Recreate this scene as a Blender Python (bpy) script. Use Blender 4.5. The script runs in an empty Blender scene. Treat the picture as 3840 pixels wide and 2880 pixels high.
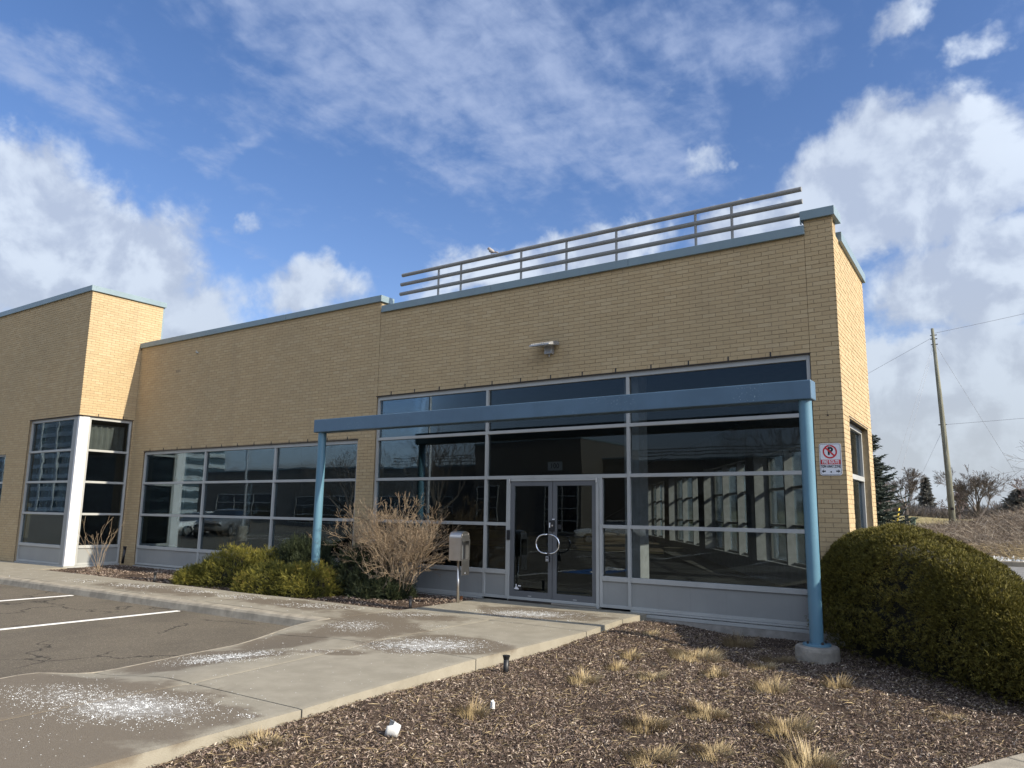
import bpy, math, random
import numpy as np
from mathutils import Vector, Matrix

PI = math.pi
rad = math.radians
S = bpy.context.scene
COL = S.collection
random.seed(7)
RNG = np.random.default_rng(11)

# ------------------------------------------------------------------ camera
cam_d = bpy.data.cameras.new("camera")
cam = bpy.data.objects.new("camera", cam_d)
COL.objects.link(cam)
cam_d.sensor_fit = 'HORIZONTAL'
cam_d.sensor_width = 36.0
cam_d.lens = 2865.5 / 3840 * 36.0
cam_d.clip_start = 0.1
cam_d.clip_end = 3000
_r = Vector((0.82385864, 0.56661037, 0.01447854))
_u = Vector((0.08187066, -0.14423998, 0.9861501))
_f = Vector((-0.56085126, 0.81126291, 0.16522212))
_m = Matrix((_r, _u, -_f)).transposed().to_4x4()
_m.translation = Vector((8.2667, -11.8788, 1.6))
cam.matrix_world = _m
S.camera = cam
CAM = np.array([8.2667, -11.8788, 1.6])

# ------------------------------------------------------------------ sun, sky, exposure
SUN_TO = Vector((1.70, 0.14, 1.0)).normalized()
SUN_EL = math.asin(SUN_TO.z)
SUN_ROT = math.atan2(SUN_TO.x, SUN_TO.y)
sun_d = bpy.data.lights.new("sun", 'SUN')
sun_d.energy = 3.75
sun_d.angle = rad(0.53)
sun_d.color = (1.0, 0.90, 0.735)
sun = bpy.data.objects.new("sun", sun_d)
COL.objects.link(sun)
sun.rotation_euler = (-SUN_TO).to_track_quat('-Z', 'Y').to_euler()

S.view_settings.view_transform = 'Standard'
S.view_settings.look = 'None'
S.view_settings.gamma = 1.0
S.view_settings.use_curve_mapping = False
S.view_settings.exposure = 0.88
S.render.engine = 'CYCLES'
S.cycles.use_denoising = True
S.cycles.transparent_max_bounces = 24
S.cycles.max_bounces = 8
S.cycles.caustics_reflective = False
S.cycles.caustics_refractive = False


class NT:
    """small helper round a node tree"""
    def __init__(self, tree):
        self.t = tree
        self.t.nodes.clear()

    def n(self, typ, **kw):
        nd = self.t.nodes.new(typ)
        for k, v in kw.items():
            setattr(nd, k, v)
        return nd

    def put(self, sock, v):
        if v is None:
            return
        if hasattr(v, 'is_output'):
            self.t.links.new(v, sock)
        else:
            if isinstance(v, (tuple, list)) and len(v) == 3 and sock.type == 'RGBA':
                v = (*v, 1.0)
            sock.default_value = v

    def math(self, op, a, b=None, c=None, clamp=False):
        nd = self.n('ShaderNodeMath', operation=op, use_clamp=clamp)
        self.put(nd.inputs[0], a)
        self.put(nd.inputs[1], b)
        self.put(nd.inputs[2], c)
        return nd.outputs[0]

    def vmath(self, op, a, b=None):
        nd = self.n('ShaderNodeVectorMath', operation=op)
        self.put(nd.inputs[0], a)
        if b is not None:
            if op == 'SCALE':
                self.put(nd.inputs['Scale'], b)
            else:
                self.put(nd.inputs[1], b)
        return nd.outputs['Value'] if op in ('DOT_PRODUCT', 'LENGTH', 'DISTANCE') else nd.outputs['Vector']

    def mix(self, f, a, b, blend='MIX'):
        nd = self.n('ShaderNodeMix', data_type='RGBA', blend_type=blend)
        self.put(nd.inputs[0], f)
        self.put(nd.inputs[6], a)
        self.put(nd.inputs[7], b)
        return nd.outputs[2]

    def ss(self, v, a, b, lo=0.0, hi=1.0, smooth=True):
        nd = self.n('ShaderNodeMapRange', interpolation_type='SMOOTHSTEP' if smooth else 'LINEAR')
        self.put(nd.inputs[0], v)
        self.put(nd.inputs[1], a)
        self.put(nd.inputs[2], b)
        self.put(nd.inputs[3], lo)
        self.put(nd.inputs[4], hi)
        return nd.outputs[0]

    def noise(self, vec, scale, detail=4.0, rough=0.55, dist=0.0, out=0):
        nd = self.n('ShaderNodeTexNoise')
        self.put(nd.inputs['Vector'], vec)
        nd.inputs['Scale'].default_value = scale
        nd.inputs['Detail'].default_value = detail
        nd.inputs['Roughness'].default_value = rough
        nd.inputs['Distortion'].default_value = dist
        return nd.outputs[out]

    def ramp(self, f, stops):
        nd = self.n('ShaderNodeValToRGB')
        els = nd.color_ramp.elements
        while len(els) < len(stops):
            els.new(0.5)
        for e, (p, c) in zip(els, stops):
            e.position = p
            e.color = (*c, 1.0)
        self.put(nd.inputs[0], f)
        return nd.outputs[0]

    def attr(self, name):
        return self.n('ShaderNodeAttribute', attribute_name=name).outputs['Fac']

    def pos(self):
        return self.n('ShaderNodeNewGeometry').outputs['Position']

    def objc(self):
        return self.n('ShaderNodeTexCoord').outputs['Object']

    def bump(self, h, dist=0.01, strength=1.0):
        nd = self.n('ShaderNodeBump')
        nd.inputs['Distance'].default_value = dist
        nd.inputs['Strength'].default_value = strength
        self.put(nd.inputs['Height'], h)
        return nd.outputs[0]

    def bsdf(self, col, rough=0.8, metal=0.0, normal=None, spec=0.5, sub=None):
        nd = self.n('ShaderNodeBsdfPrincipled')
        self.put(nd.inputs['Base Color'], col)
        self.put(nd.inputs['Roughness'], rough)
        nd.inputs['Metallic'].default_value = metal
        nd.inputs['Specular IOR Level'].default_value = spec
        if normal is not None:
            self.put(nd.inputs['Normal'], normal)
        return nd.outputs[0]

    def out(self, surf):
        o = self.n('ShaderNodeOutputMaterial')
        self.t.links.new(surf, o.inputs['Surface'])


# ---- world: Nishita sky with procedural clouds set at sky directions (azimuth, elevation)
world = bpy.data.worlds.new("World")
S.world = world
world.use_nodes = True
W = NT(world.node_tree)
sky = W.n('ShaderNodeTexSky', sky_type='NISHITA')
sky.sun_disc = False
sky.sun_elevation = SUN_EL
sky.sun_rotation = SUN_ROT
sky.altitude = 200
sky.air_density = 1.0
sky.dust_density = 0.6
sky.ozone_density = 2.2
SKY_STRENGTH = 0.11
CLOUDS = [
    # kind, azimuth, elevation, half-width, half-height, tilt (degrees), weight
    ('c', -66.0, 15.4, 13.0, 6.6, -19, 1.05),
    ('c', -69.8, 20.5, 3.8, 2.9, -27, 0.95),
    ('c', -50.3, 15.8, 5.9, 2.6, 5, 0.80),
    ('c', -32.1, 18.6, 14.6, 2.3, 12, 0.85),
    ('c', -5.4, 22.4, 9.2, 5.3, 9, 1.20),
    ('c', -2.5, 15.6, 8.0, 4.4, 3, 1.00),
    ('c', -3.5, 6.0, 12.5, 7.6, -3, 1.45),
    ('c', -19.1, 24.9, 2.24, 1.29, 25, 0.70),
    ('c', -6.5, 32.2, 2.8, 1.6, 12, 0.65),
    ('c', -0.3, 29.6, 2.3, 1.3, 11, 0.70),
    ('c', -54.8, 20.0, 1.28, 0.78, 38, 0.55),
    ('c', -17.5, 20.3, 5.8, 2.2, 11, 0.80),
    ('a', -40.0, 32.5, 18.5, 7.8, -17, 1.00),
    ('a', -27.5, 27.6, 10.2, 4.4, -26, 0.92),
    ('a', -18.4, 33.2, 8.1, 3.38, -18, 0.85),
    ('a', -67.3, 26.3, 6.6, 2.1, -22, 0.95),
    ('a', -56.8, 24.6, 3.7, 0.9, 22, 0.60),
]
wd = W.n('ShaderNodeTexCoord').outputs['Generated']
sep = W.n('ShaderNodeSeparateXYZ')
W.put(sep.inputs[0], wd)
zc = W.math('MAXIMUM', sep.outputs[2], 0.0)
den = W.math('ADD', zc, 0.16)
cmb = W.n('ShaderNodeCombineXYZ')
W.put(cmb.inputs[0], W.math('DIVIDE', sep.outputs[0], den))
W.put(cmb.inputs[1], W.math('DIVIDE', sep.outputs[1], den))
plane_p = cmb.outputs[0]
warp = W.vmath('SCALE', W.vmath('SUBTRACT', W.noise(wd, 9.0, 5, 0.6, out=1), (0.5, 0.5, 0.5)), 0.11)
wdw = W.vmath('ADD', wd, warp)


def blob(az, el, ra, rb, tilt, amp):
    a, e, t = rad(az), rad(el), rad(tilt)
    c = Vector((math.sin(a) * math.cos(e), math.cos(a) * math.cos(e), math.sin(e)))
    er = Vector((c.y, -c.x, 0)).normalized()
    eu = er.cross(c)
    e1 = er * math.cos(t) + eu * math.sin(t)
    e2 = -er * math.sin(t) + eu * math.cos(t)
    x = W.vmath('DOT_PRODUCT', wdw, tuple(e1 / math.sin(rad(ra))))
    y = W.vmath('DOT_PRODUCT', wdw, tuple(e2 / math.sin(rad(rb))))
    z = W.math('MAXIMUM', W.vmath('DOT_PRODUCT', wd, tuple(c * -50)), 0.0)
    cb = W.n('ShaderNodeCombineXYZ')
    W.put(cb.inputs[0], x)
    W.put(cb.inputs[1], y)
    W.put(cb.inputs[2], z)
    ln = W.vmath('LENGTH', cb.outputs[0])
    return W.ss(ln, 0.25, 1.55, amp, 0.0)


mask = {'c': None, 'a': None}
for k, *b in CLOUDS:
    v = blob(*b)
    mask[k] = v if mask[k] is None else W.math('MAXIMUM', mask[k], v)
# out of view: bright broken cloud added as fill light for the shaded front
az_gate = W.ss(W.vmath('DOT_PRODUCT', wd, (-0.5608, 0.8113, 0.1652)), 0.60, 0.78, 1.0, 0.0)
fill_cloud = W.math('MULTIPLY', W.math('MULTIPLY', W.ss(W.noise(plane_p, 0.9, 3, 0.5), 0.32, 0.50), az_gate), W.math('MULTIPLY', W.ss(sep.outputs[2], 0.14, 0.30), W.ss(sep.outputs[2], 0.55, 0.85, 1.0, 0.35)))
mc = W.math('MAXIMUM', mask['c'], W.math('MULTIPLY', fill_cloud, 1.1))
fb = W.noise(wd, 11.0, 10, 0.56, 0.2)
fb_s = W.noise(W.vmath('ADD', wd, tuple(SUN_TO * 0.03)), 11.0, 7, 0.5, 0.2)
dc = W.ss(W.math('ADD', mc, W.math('MULTIPLY', W.math('SUBTRACT', fb, 0.5), 2.0)), 0.33, 0.84)
stretch = W.n('ShaderNodeMapping')
stretch.inputs['Scale'].default_value = (1.0, 1.0, 2.0)
stretch.inputs['Rotation'].default_value = (0, 0, rad(35))
W.put(stretch.inputs['Vector'], wd)
al = W.noise(plane_p, 5.2, 7, 0.6, 0.4)
al2 = W.noise(plane_p, 19.0, 4, 0.55, 0.3)
al_m0 = W.math('ADD', W.math('MULTIPLY', al, 0.60), W.math('MULTIPLY', al2, 0.40))
stk = W.n('ShaderNodeMapping')
stk.inputs['Rotation'].default_value = (0, 0, rad(28))
stk.inputs['Scale'].default_value = (1.0, 0.38, 1.0)
W.put(stk.inputs['Vector'], plane_p)
al_m = W.math('ADD', W.math('MULTIPLY', al_m0, 0.62), W.math('MULTIPLY', W.noise(stk.outputs[0], 8.0, 6, 0.6, 0.3), 0.38))
ma = W.math('MAXIMUM', W.math('MAXIMUM', mask['a'], 0.10), W.math('MULTIPLY', fill_cloud, 0.5))
da = W.math('MULTIPLY', W.ss(W.math('ADD', ma, W.math('MULTIPLY', W.math('SUBTRACT', al_m, 0.5), 4.0)), 0.18, 1.45), 0.84)
light = W.ss(W.math('SUBTRACT', fb, fb_s), -0.09, 0.10)
thick = W.ss(W.noise(wd, 6.0, 4, 0.5), 0.35, 0.7)
lowgrey = W.ss(sep.outputs[2], 0.02, 0.36)
c_dark = W.mix(lowgrey, (2.6, 2.85, 3.15), (2.45, 2.85, 3.65))
c_lit = W.mix(lowgrey, (3.1, 3.45, 3.85), (3.75, 4.2, 4.85))
ccol = W.mix(W.math('MULTIPLY', light, W.math('SUBTRACT', 1.0, W.math('MULTIPLY', thick, 0.30))), c_dark, c_lit)
sk = W.n('ShaderNodeHueSaturation')
sk.inputs['Saturation'].default_value = 1.20
sk.inputs['Value'].default_value = 0.80
W.put(sk.inputs['Color'], sky.outputs[0])
skc = W.mix(1.0, sk.outputs[0], (1.17, 0.97, 1.04, 1.0), 'MULTIPLY')
glow = W.ss(W.vmath('DOT_PRODUCT', wd, tuple(SUN_TO)), 0.20, 0.92, 1.0, 3.6)   # forward scatter in cloud near the sun, strengthened as fill for the shade
skc = W.mix(W.ss(sep.outputs[2], 0.0, 0.17, 0.92, 0.0), skc, (2.05, 2.35, 2.75))   # pale low haze
c1 = W.mix(da, skc, W.vmath('SCALE', (2.15, 2.65, 3.85), glow))
c2 = W.mix(W.math('MULTIPLY', dc, 0.93), c1, W.vmath('SCALE', ccol, glow))
bg = W.n('ShaderNodeBackground')
W.put(bg.inputs['Color'], c2)
bg.inputs['Strength'].default_value = SKY_STRENGTH
wo = W.n('ShaderNodeOutputWorld')
W.t.links.new(bg.outputs[0], wo.inputs[0])


# ------------------------------------------------------------------ helpers
def tag(o, label=None, cat=None, group=None, kind=None):
    if label:
        o['label'] = label
    if cat:
        o['category'] = cat
    if group:
        o['group'] = group
    if kind:
        o['kind'] = kind
    return o


def empty(name, loc=(0, 0, 0), label=None, cat=None, group=None, kind=None, parent=None):
    o = bpy.data.objects.new(name, None)
    o.empty_display_size = 0.1
    o.location = loc
    COL.objects.link(o)
    if parent:
        o.parent = parent
        o.matrix_parent_inverse = Matrix.Translation(-Vector(world_loc(parent)))
    return tag(o, label, cat, group, kind)


def world_loc(o):
    v = Vector(o.location)
    if o.parent:
        # parents are never rotated here; a child's own offset is cancelled below
        return v
    return v


def link(me, name, mat, parent=None, smooth=False):
    """link a mesh whose vertices are in world space; the parent's offset is cancelled"""
    me.name = name
    if mat is not None:
        me.materials.append(mat)
    o = bpy.data.objects.new(name, me)
    COL.objects.link(o)
    if smooth:
        me.polygons.foreach_set('use_smooth', np.ones(len(me.polygons), bool))
    else:
        me.polygons.foreach_set('use_smooth', np.zeros(len(me.polygons), bool))
    if parent is not None:
        o.parent = parent
        p, off = parent, Vector((0, 0, 0))
        while p is not None:
            off += Vector(p.location) + p.matrix_parent_inverse.translation
            p = p.parent
        o.matrix_parent_inverse = Matrix.Translation(-off)
    return o


class MB:
    """collects boxes, tubes and polygons; build() makes ONE mesh object"""
    def __init__(self):
        self.v, self.f = [], []

    def poly(self, pts):
        i = len(self.v)
        self.v += [tuple(p) for p in pts]
        self.f.append(tuple(range(i, i + len(pts))))
        return self

    def hexa(self, c):
        """8 corners: bottom 0-3 ccw, top 4-7"""
        i = len(self.v)
        self.v += [tuple(p) for p in c]
        a, b, d, e = (Vector(c[k]) for k in (0, 1, 3, 4))
        fl = [(0, 3, 2, 1), (4, 5, 6, 7), (0, 1, 5, 4), (1, 2, 6, 5), (2, 3, 7, 6), (3, 0, 4, 7)]
        if (b - a).cross(d - a).dot(e - a) < 0:
            fl = [q[::-1] for q in fl]
        self.f += [tuple(i + k for k in q) for q in fl]
        return self

    def box(self, x0, x1, y0, y1, z0, z1):
        return self.hexa([(x0, y0, z0), (x1, y0, z0), (x1, y1, z0), (x0, y1, z0),
                          (x0, y0, z1), (x1, y0, z1), (x1, y1, z1), (x0, y1, z1)])

    def fbox(self, fr, a0, a1, b0, b1, z0, z1):
        P = fr.p
        return self.hexa([P(a0, b0, z0), P(a1, b0, z0), P(a1, b1, z0), P(a0, b1, z0),
                          P(a0, b0, z1), P(a1, b0, z1), P(a1, b1, z1), P(a0, b1, z1)])

    def tube(self, pts, rads, n=8, caps=True, start=0.0):
        pts = [Vector(p) for p in pts]
        if not isinstance(rads, (list, tuple)):
            rads = [rads] * len(pts)
        base = len(self.v)
        prev = None
        for k, p in enumerate(pts):
            d = (pts[min(k + 1, len(pts) - 1)] - pts[max(k - 1, 0)]).normalized()
            ref = prev if prev is not None else (Vector((0, 0, 1)) if abs(d.z) < 0.9 else Vector((1, 0, 0)))
            s = d.cross(ref)
            s = s.normalized() if s.length > 1e-6 else d.orthogonal().normalized()
            t = s.cross(d)
            prev = t
            for j in range(n):
                a = start + 2 * PI * j / n
                self.v.append(tuple(p + (s * math.cos(a) + t * math.sin(a)) * rads[k]))
        for k in range(len(pts) - 1):
            for j in range(n):
                a, b = base + k * n + j, base + k * n + (j + 1) % n
                self.f.append((a, a + n, b + n, b))
        if caps:
            self.f.append(tuple(base + j for j in range(n)))
            self.f.append(tuple(base + (len(pts) - 1) * n + j for j in range(n - 1, -1, -1)))
        return self

    def extrude(self, poly, fr, b0, b1):
        """polygon in (a, z) of a frame, extruded from depth b0 to b1"""
        n = len(poly)
        i = len(self.v)
        self.v += [fr.p(a, b0, z) for a, z in poly] + [fr.p(a, b1, z) for a, z in poly]
        self.f.append(tuple(i + k for k in range(n)))
        self.f.append(tuple(i + n + k for k in range(n - 1, -1, -1)))
        for k in range(n):
            self.f.append((i + k, i + n + k, i + n + (k + 1) % n, i + (k + 1) % n))
        return self

    def lathe(self, prof, cx, cy, n=20):
        base = len(self.v)
        for r, z in prof:
            for j in range(n):
                a = 2 * PI * j / n
                self.v.append((cx + r * math.cos(a), cy + r * math.sin(a), z))
        for k in range(len(prof) - 1):
            for j in range(n):
                a, b = base + k * n + j, base + k * n + (j + 1) % n
                self.f.append((a, b, b + n, a + n))
        self.f.append(tuple(base + j for j in range(n - 1, -1, -1)))
        self.f.append(tuple(base + (len(prof) - 1) * n + j for j in range(n)))
        return self

    def mesh(self, name='mesh', recalc=False):
        me = bpy.data.meshes.new(name)
        me.from_pydata(self.v, [], self.f)
        if recalc:
            import bmesh
            bm = bmesh.new()
            bm.from_mesh(me)
            bmesh.ops.recalc_face_normals(bm, faces=bm.faces)
            bm.to_mesh(me)
            bm.free()
        return me

    def build(self, name, mat, parent=None, smooth=False, bevel=0.0, seg=2, recalc=False):
        o = link(self.mesh(name, recalc), name, mat, parent, smooth)
        if bevel:
            m = o.modifiers.new('bevel', 'BEVEL')
            m.width = bevel
            m.segments = seg
            m.limit_method = 'ANGLE'
        return o


class Frame:
    """wall frame: a along the wall, b outwards, z up"""
    def __init__(self, o, u, n):
        self.o, self.u, self.n = Vector(o), Vector(u).normalized(), Vector(n).normalized()

    def p(self, a, b, z):
        q = self.o + self.u * a + self.n * b
        return (q.x, q.y, q.z + z)


def np_mesh(name, V, F, mat, parent=None, rnd=None, smooth=False, extra=None):
    """fast mesh from arrays; F is (n, k) with equal k; rnd is one value per vertex"""
    V = np.asarray(V, np.float32)
    F = np.asarray(F, np.int32)
    k = F.shape[1]
    me = bpy.data.meshes.new(name)
    me.vertices.add(len(V))
    me.vertices.foreach_set('co', V.ravel())
    me.loops.add(F.size)
    me.loops.foreach_set('vertex_index', F.ravel())
    me.polygons.add(len(F))
    me.polygons.foreach_set('loop_start', np.arange(0, F.size, k, dtype=np.int32))
    me.update(calc_edges=True)
    for nm, arr in ({'rnd': rnd} | (extra or {})).items():
        if arr is not None:
            at = me.attributes.new(nm, 'FLOAT', 'POINT')
            at.data.foreach_set('value', np.asarray(arr, np.float32))
    return link(me, name, mat, parent, smooth)


def prisms(P0, P1, R0, R1, n=4):
    """many separate tapered prisms, vectorised"""
    P0, P1 = np.asarray(P0, float), np.asarray(P1, float)
    d = P1 - P0
    d /= np.linalg.norm(d, axis=1, keepdims=True) + 1e-9
    ref = np.where(np.abs(d[:, 2:3]) < 0.9, np.array([[0, 0, 1.0]]), np.array([[1.0, 0, 0]]))
    s = np.cross(d, ref)
    s /= np.linalg.norm(s, axis=1, keepdims=True) + 1e-9
    t = np.cross(s, d)
    m = len(P0)
    V = np.empty((m, 2 * n, 3))
    for j in range(n):
        a = 2 * PI * j / n
        w = s * math.cos(a) + t * math.sin(a)
        V[:, j] = P0 + w * np.asarray(R0)[:, None]
        V[:, n + j] = P1 + w * np.asarray(R1)[:, None]
    F = []
    base = np.arange(m)[:, None] * 2 * n
    for j in range(n):
        k = (j + 1) % n
        F.append(base + np.array([[j, n + j, n + k, k]]))
    F = np.stack(F, 1).reshape(-1, 4)
    return V.reshape(-1, 3), F


def rand_frames(m, rng):
    a = rng.normal(size=(m, 3))
    a /= np.linalg.norm(a, axis=1, keepdims=True)
    b = np.cross(a, rng.normal(size=(m, 3)))
    b /= np.linalg.norm(b, axis=1, keepdims=True)
    return a, b


# ------------------------------------------------------------------ materials
M = {}


def mat(name):
    m = bpy.data.materials.new(name)
    m.use_nodes = True
    M[name] = m
    return NT(m.node_tree)


def simple(name, col, rough=0.6, metal=0.0, var=0.12, scale=6.0, bump=0.0, bscale=60.0, spec=0.5):
    t = mat(name)
    p = t.pos()
    f = t.noise(p, scale, 5, 0.6)
    lo = tuple(c * (1 - var) for c in col)
    hi = tuple(min(1, c * (1 + var)) for c in col)
    c = t.mix(t.ss(f, 0.3, 0.7), lo, hi)
    nb = t.bump(t.noise(p, bscale, 4, 0.6), bump) if bump else None
    t.out(t.bsdf(c, rough, metal, nb, spec))
    return M[name]


# brick: colour per brick, grain, a little soot
t = mat('brick')
p = t.pos()
rv = t.math('FRACT', t.math('ADD', t.attr('rnd'), t.n('ShaderNodeObjectInfo').outputs['Random']))
c = t.ramp(rv, [(0.0, (0.432, 0.318, 0.178)), (0.35, (0.458, 0.340, 0.190)), (0.7, (0.468, 0.350, 0.198)), (1.0, (0.492, 0.376, 0.220))])
g = t.noise(p, 90, 4, 0.7)
c = t.mix(t.math('MULTIPLY', t.ss(g, 0.45, 0.75), 0.30), c, (0.33, 0.26, 0.15))
big = t.noise(p, 0.55, 4, 0.6)
c = t.mix(t.math('MULTIPLY', t.ss(big, 0.4, 0.72), 0.28), c, (0.34, 0.27, 0.165))
mp = t.n('ShaderNodeMapping')
mp.inputs['Scale'].default_value = (2.6, 2.6, 0.16)
t.put(mp.inputs['Vector'], p)
run = t.ss(t.noise(mp.outputs[0], 1.0, 6, 0.65), 0.50, 0.78)
c = t.mix(t.math('MULTIPLY', run, 0.26), c, (0.25, 0.20, 0.135))
bloom = t.ss(t.noise(p, 0.9, 5, 0.65), 0.60, 0.80)
c = t.mix(t.math('MULTIPLY', bloom, 0.22), c, (0.56, 0.50, 0.40))
t.out(t.bsdf(c, 0.9, 0, t.bump(g, 0.002), 0.3))
simple('mortar', (0.315, 0.245, 0.155), 0.95, 0, 0.15, 12, 0.002, 120, 0.2)
# brick for walls too far away to tell bricks apart
t = mat('far_brick')
p = t.pos()
c = t.mix(t.noise(p, 1.2, 5, 0.6), (0.27, 0.21, 0.125), (0.33, 0.255, 0.15))
t.out(t.bsdf(c, 0.9))

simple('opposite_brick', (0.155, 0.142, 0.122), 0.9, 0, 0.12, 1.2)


def paint(name, col, rough=0.45, var=0.06, chip=None):
    t = mat(name)
    p = t.pos()
    f = t.noise(p, 1.6, 5, 0.6)
    c = t.mix(t.ss(f, 0.3, 0.7), tuple(x * (1 - var) for x in col), tuple(min(1, x * (1 + var)) for x in col))
    st = t.n('ShaderNodeMapping')
    st.inputs['Scale'].default_value = (9, 9, 0.7)
    t.put(st.inputs['Vector'], p)
    streak = t.ss(t.noise(st.outputs[0], 1.0, 5, 0.65), 0.52, 0.8)
    c = t.mix(t.math('MULTIPLY', streak, 0.28), c, tuple(x * 0.62 for x in col))
    if chip:
        k = t.math('MULTIPLY', t.ss(t.noise(p, 38, 4, 0.7), 0.60, 0.66), t.ss(t.noise(p, 1.1, 2, 0.5), 0.52, 0.62))
        c = t.mix(k, c, chip)
    t.out(t.bsdf(c, rough, 0.0, t.bump(t.noise(p, 5, 3), 0.004, 0.3)))
    return M[name]

paint('cap_blue', (0.185, 0.25, 0.275), 0.38)
paint('beam_blue', (0.080, 0.140, 0.200), 0.38, 0.08, (0.26, 0.34, 0.38))
paint('column_blue', (0.098, 0.205, 0.275), 0.36, 0.06)
paint('frame_grey', (0.375, 0.38, 0.362), 0.42)
paint('panel_grey', (0.262, 0.268, 0.257), 0.48, 0.05)
paint('post_sunlit', (0.66, 0.66, 0.65), 0.4)  # sunlight on the corner post's right face put into a paler paint
paint('door_grey', (0.115, 0.12, 0.125), 0.45)
paint('rail_grey', (0.22, 0.215, 0.20), 0.45)
simple('dark_steel', (0.045, 0.036, 0.03), 0.7, 0.2)
simple('black_plastic', (0.015, 0.015, 0.016), 0.45)
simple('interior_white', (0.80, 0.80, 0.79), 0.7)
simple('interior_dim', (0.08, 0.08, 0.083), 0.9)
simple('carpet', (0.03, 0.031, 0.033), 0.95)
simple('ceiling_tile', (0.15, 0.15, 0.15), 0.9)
simple('roofing', (0.2, 0.19, 0.18), 0.95)
simple('steel_brushed', (0.62, 0.60, 0.57), 0.30, 1.0, 0.05)
simple('chrome', (0.8, 0.8, 0.8), 0.22, 1.0, 0.03)
simple('galvanised', (0.42, 0.43, 0.44), 0.5, 0.7)
simple('curtain_cloth', (0.42, 0.43, 0.40), 0.9)
simple('sign_white', (0.78, 0.78, 0.80), 0.35, 0, 0.03)
simple('sign_red', (0.60, 0.035, 0.04), 0.4, 0, 0.05)
simple('sign_black', (0.012, 0.012, 0.014), 0.4)
simple('print_grey', (0.30, 0.31, 0.31), 0.5)
simple('paint_white', (0.78, 0.77, 0.73), 0.8, 0, 0.10, 30)
simple('paint_blue', (0.05, 0.16, 0.42), 0.7)
simple('yellow_plastic', (0.75, 0.52, 0.03), 0.5)
simple('green_paint', (0.08, 0.15, 0.10), 0.6)
simple('rust', (0.28, 0.11, 0.04), 0.9)
simple('white_plastic', (0.58, 0.58, 0.56), 0.5)
simple('lens_grey', (0.55, 0.57, 0.58), 0.25)

# tinted glazing
def glazing(name, tint, refl, wav):
    t = mat(name)
    p = t.pos()
    nb = t.bump(t.noise(p, 1.3, 2, 0.5), wav, 1.0)
    wn = t.n('ShaderNodeTexWhiteNoise', noise_dimensions='1D')
    t.put(wn.inputs['W'], t.math('MULTIPLY', t.n('ShaderNodeObjectInfo').outputs['Random'], 97.0))
    tilt = t.vmath('SCALE', t.vmath('SUBTRACT', wn.outputs['Color'], (0.5, 0.5, 0.5)), 0.005)
    nb = t.vmath('NORMALIZE', t.vmath('ADD', nb, tilt))      # no two panes sit quite in plane
    fr = t.n('ShaderNodeFresnel')
    fr.inputs['IOR'].default_value = 1.5
    fac = t.math('MULTIPLY', fr.outputs[0], refl, clamp=True)
    tr = t.n('ShaderNodeBsdfTransparent')
    tr.inputs['Color'].default_value = (*tint, 1)
    gl = t.n('ShaderNodeBsdfGlossy')
    gl.inputs['Roughness'].default_value = 0.0
    gl.inputs['Color'].default_value = (0.80, 0.92, 1.0, 1)
    t.put(gl.inputs['Normal'], nb)
    mx = t.n('ShaderNodeMixShader')
    t.put(mx.inputs[0], fac)
    t.t.links.new(tr.outputs[0], mx.inputs[1])
    t.t.links.new(gl.outputs[0], mx.inputs[2])
    t.out(mx.outputs[0])
    return M[name]

glazing('tinted_glass', (0.62, 0.645, 0.65), 0.75, 0.0008)
glazing('door_glass', (0.50, 0.53, 0.53), 0.95, 0.0007)
simple('far_glass', (0.018, 0.022, 0.027), 0.05, 0, 0.1, 2, 0, 60, 0.8)
simple('tower_glass', (0.05, 0.075, 0.09), 0.08, 0, 0.2, 0.3, 0, 60, 0.9)
simple('tower_band', (0.34, 0.38, 0.40), 0.6)

# concrete: clean slab colour, tan damp stain where the de-icer lies (vertex attribute), fine pits
t = mat('concrete')
p = t.pos()
st = t.attr('stain')
fine = t.noise(p, 140, 4, 0.7)
mid = t.noise(p, 3.2, 6, 0.62)
c = t.mix(t.ss(mid, 0.3, 0.7), (0.245, 0.22, 0.168), (0.305, 0.275, 0.213))
stn = t.ss(t.math('ADD', st, t.math('MULTIPLY', t.math('SUBTRACT', t.noise(p, 2.2, 6, 0.6), 0.5), 0.8)), 0.24, 0.44)
c = t.mix(t.math('MULTIPLY', stn, 0.92), c, (0.145, 0.117, 0.083))
pw = t.ss(t.math('ADD', t.attr('powder'), t.math('MULTIPLY', t.math('SUBTRACT', t.noise(p, 24, 5, 0.7), 0.5), 1.6)), 0.45, 1.15)
c = t.mix(t.math('MULTIPLY', pw, 0.55), c, (0.46, 0.46, 0.44))
c = t.mix(t.math('MULTIPLY', t.ss(fine, 0.55, 0.75), 0.5), c, (0.20, 0.18, 0.15))
c = t.mix(t.math('MULTIPLY', t.ss(t.noise(p, 320, 2, 0.5), 0.62, 0.7), 0.5), c, (0.40, 0.38, 0.34))
t.out(t.bsdf(c, t.mix(stn, (0.9, 0.9, 0.9), (0.7, 0.7, 0.7)), 0, t.bump(fine, 0.003), 0.3))
simple('kerb_concrete', (0.32, 0.282, 0.218), 0.9, 0, 0.22, 4.5, 0.004, 90, 0.3)
simple('footing_concrete', (0.27, 0.245, 0.205), 0.9, 0, 0.25, 5.5, 0.012, 22, 0.3)
simple('foundation', (0.27, 0.25, 0.22), 0.95, 0, 0.2, 5, 0.006, 30, 0.3)
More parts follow.
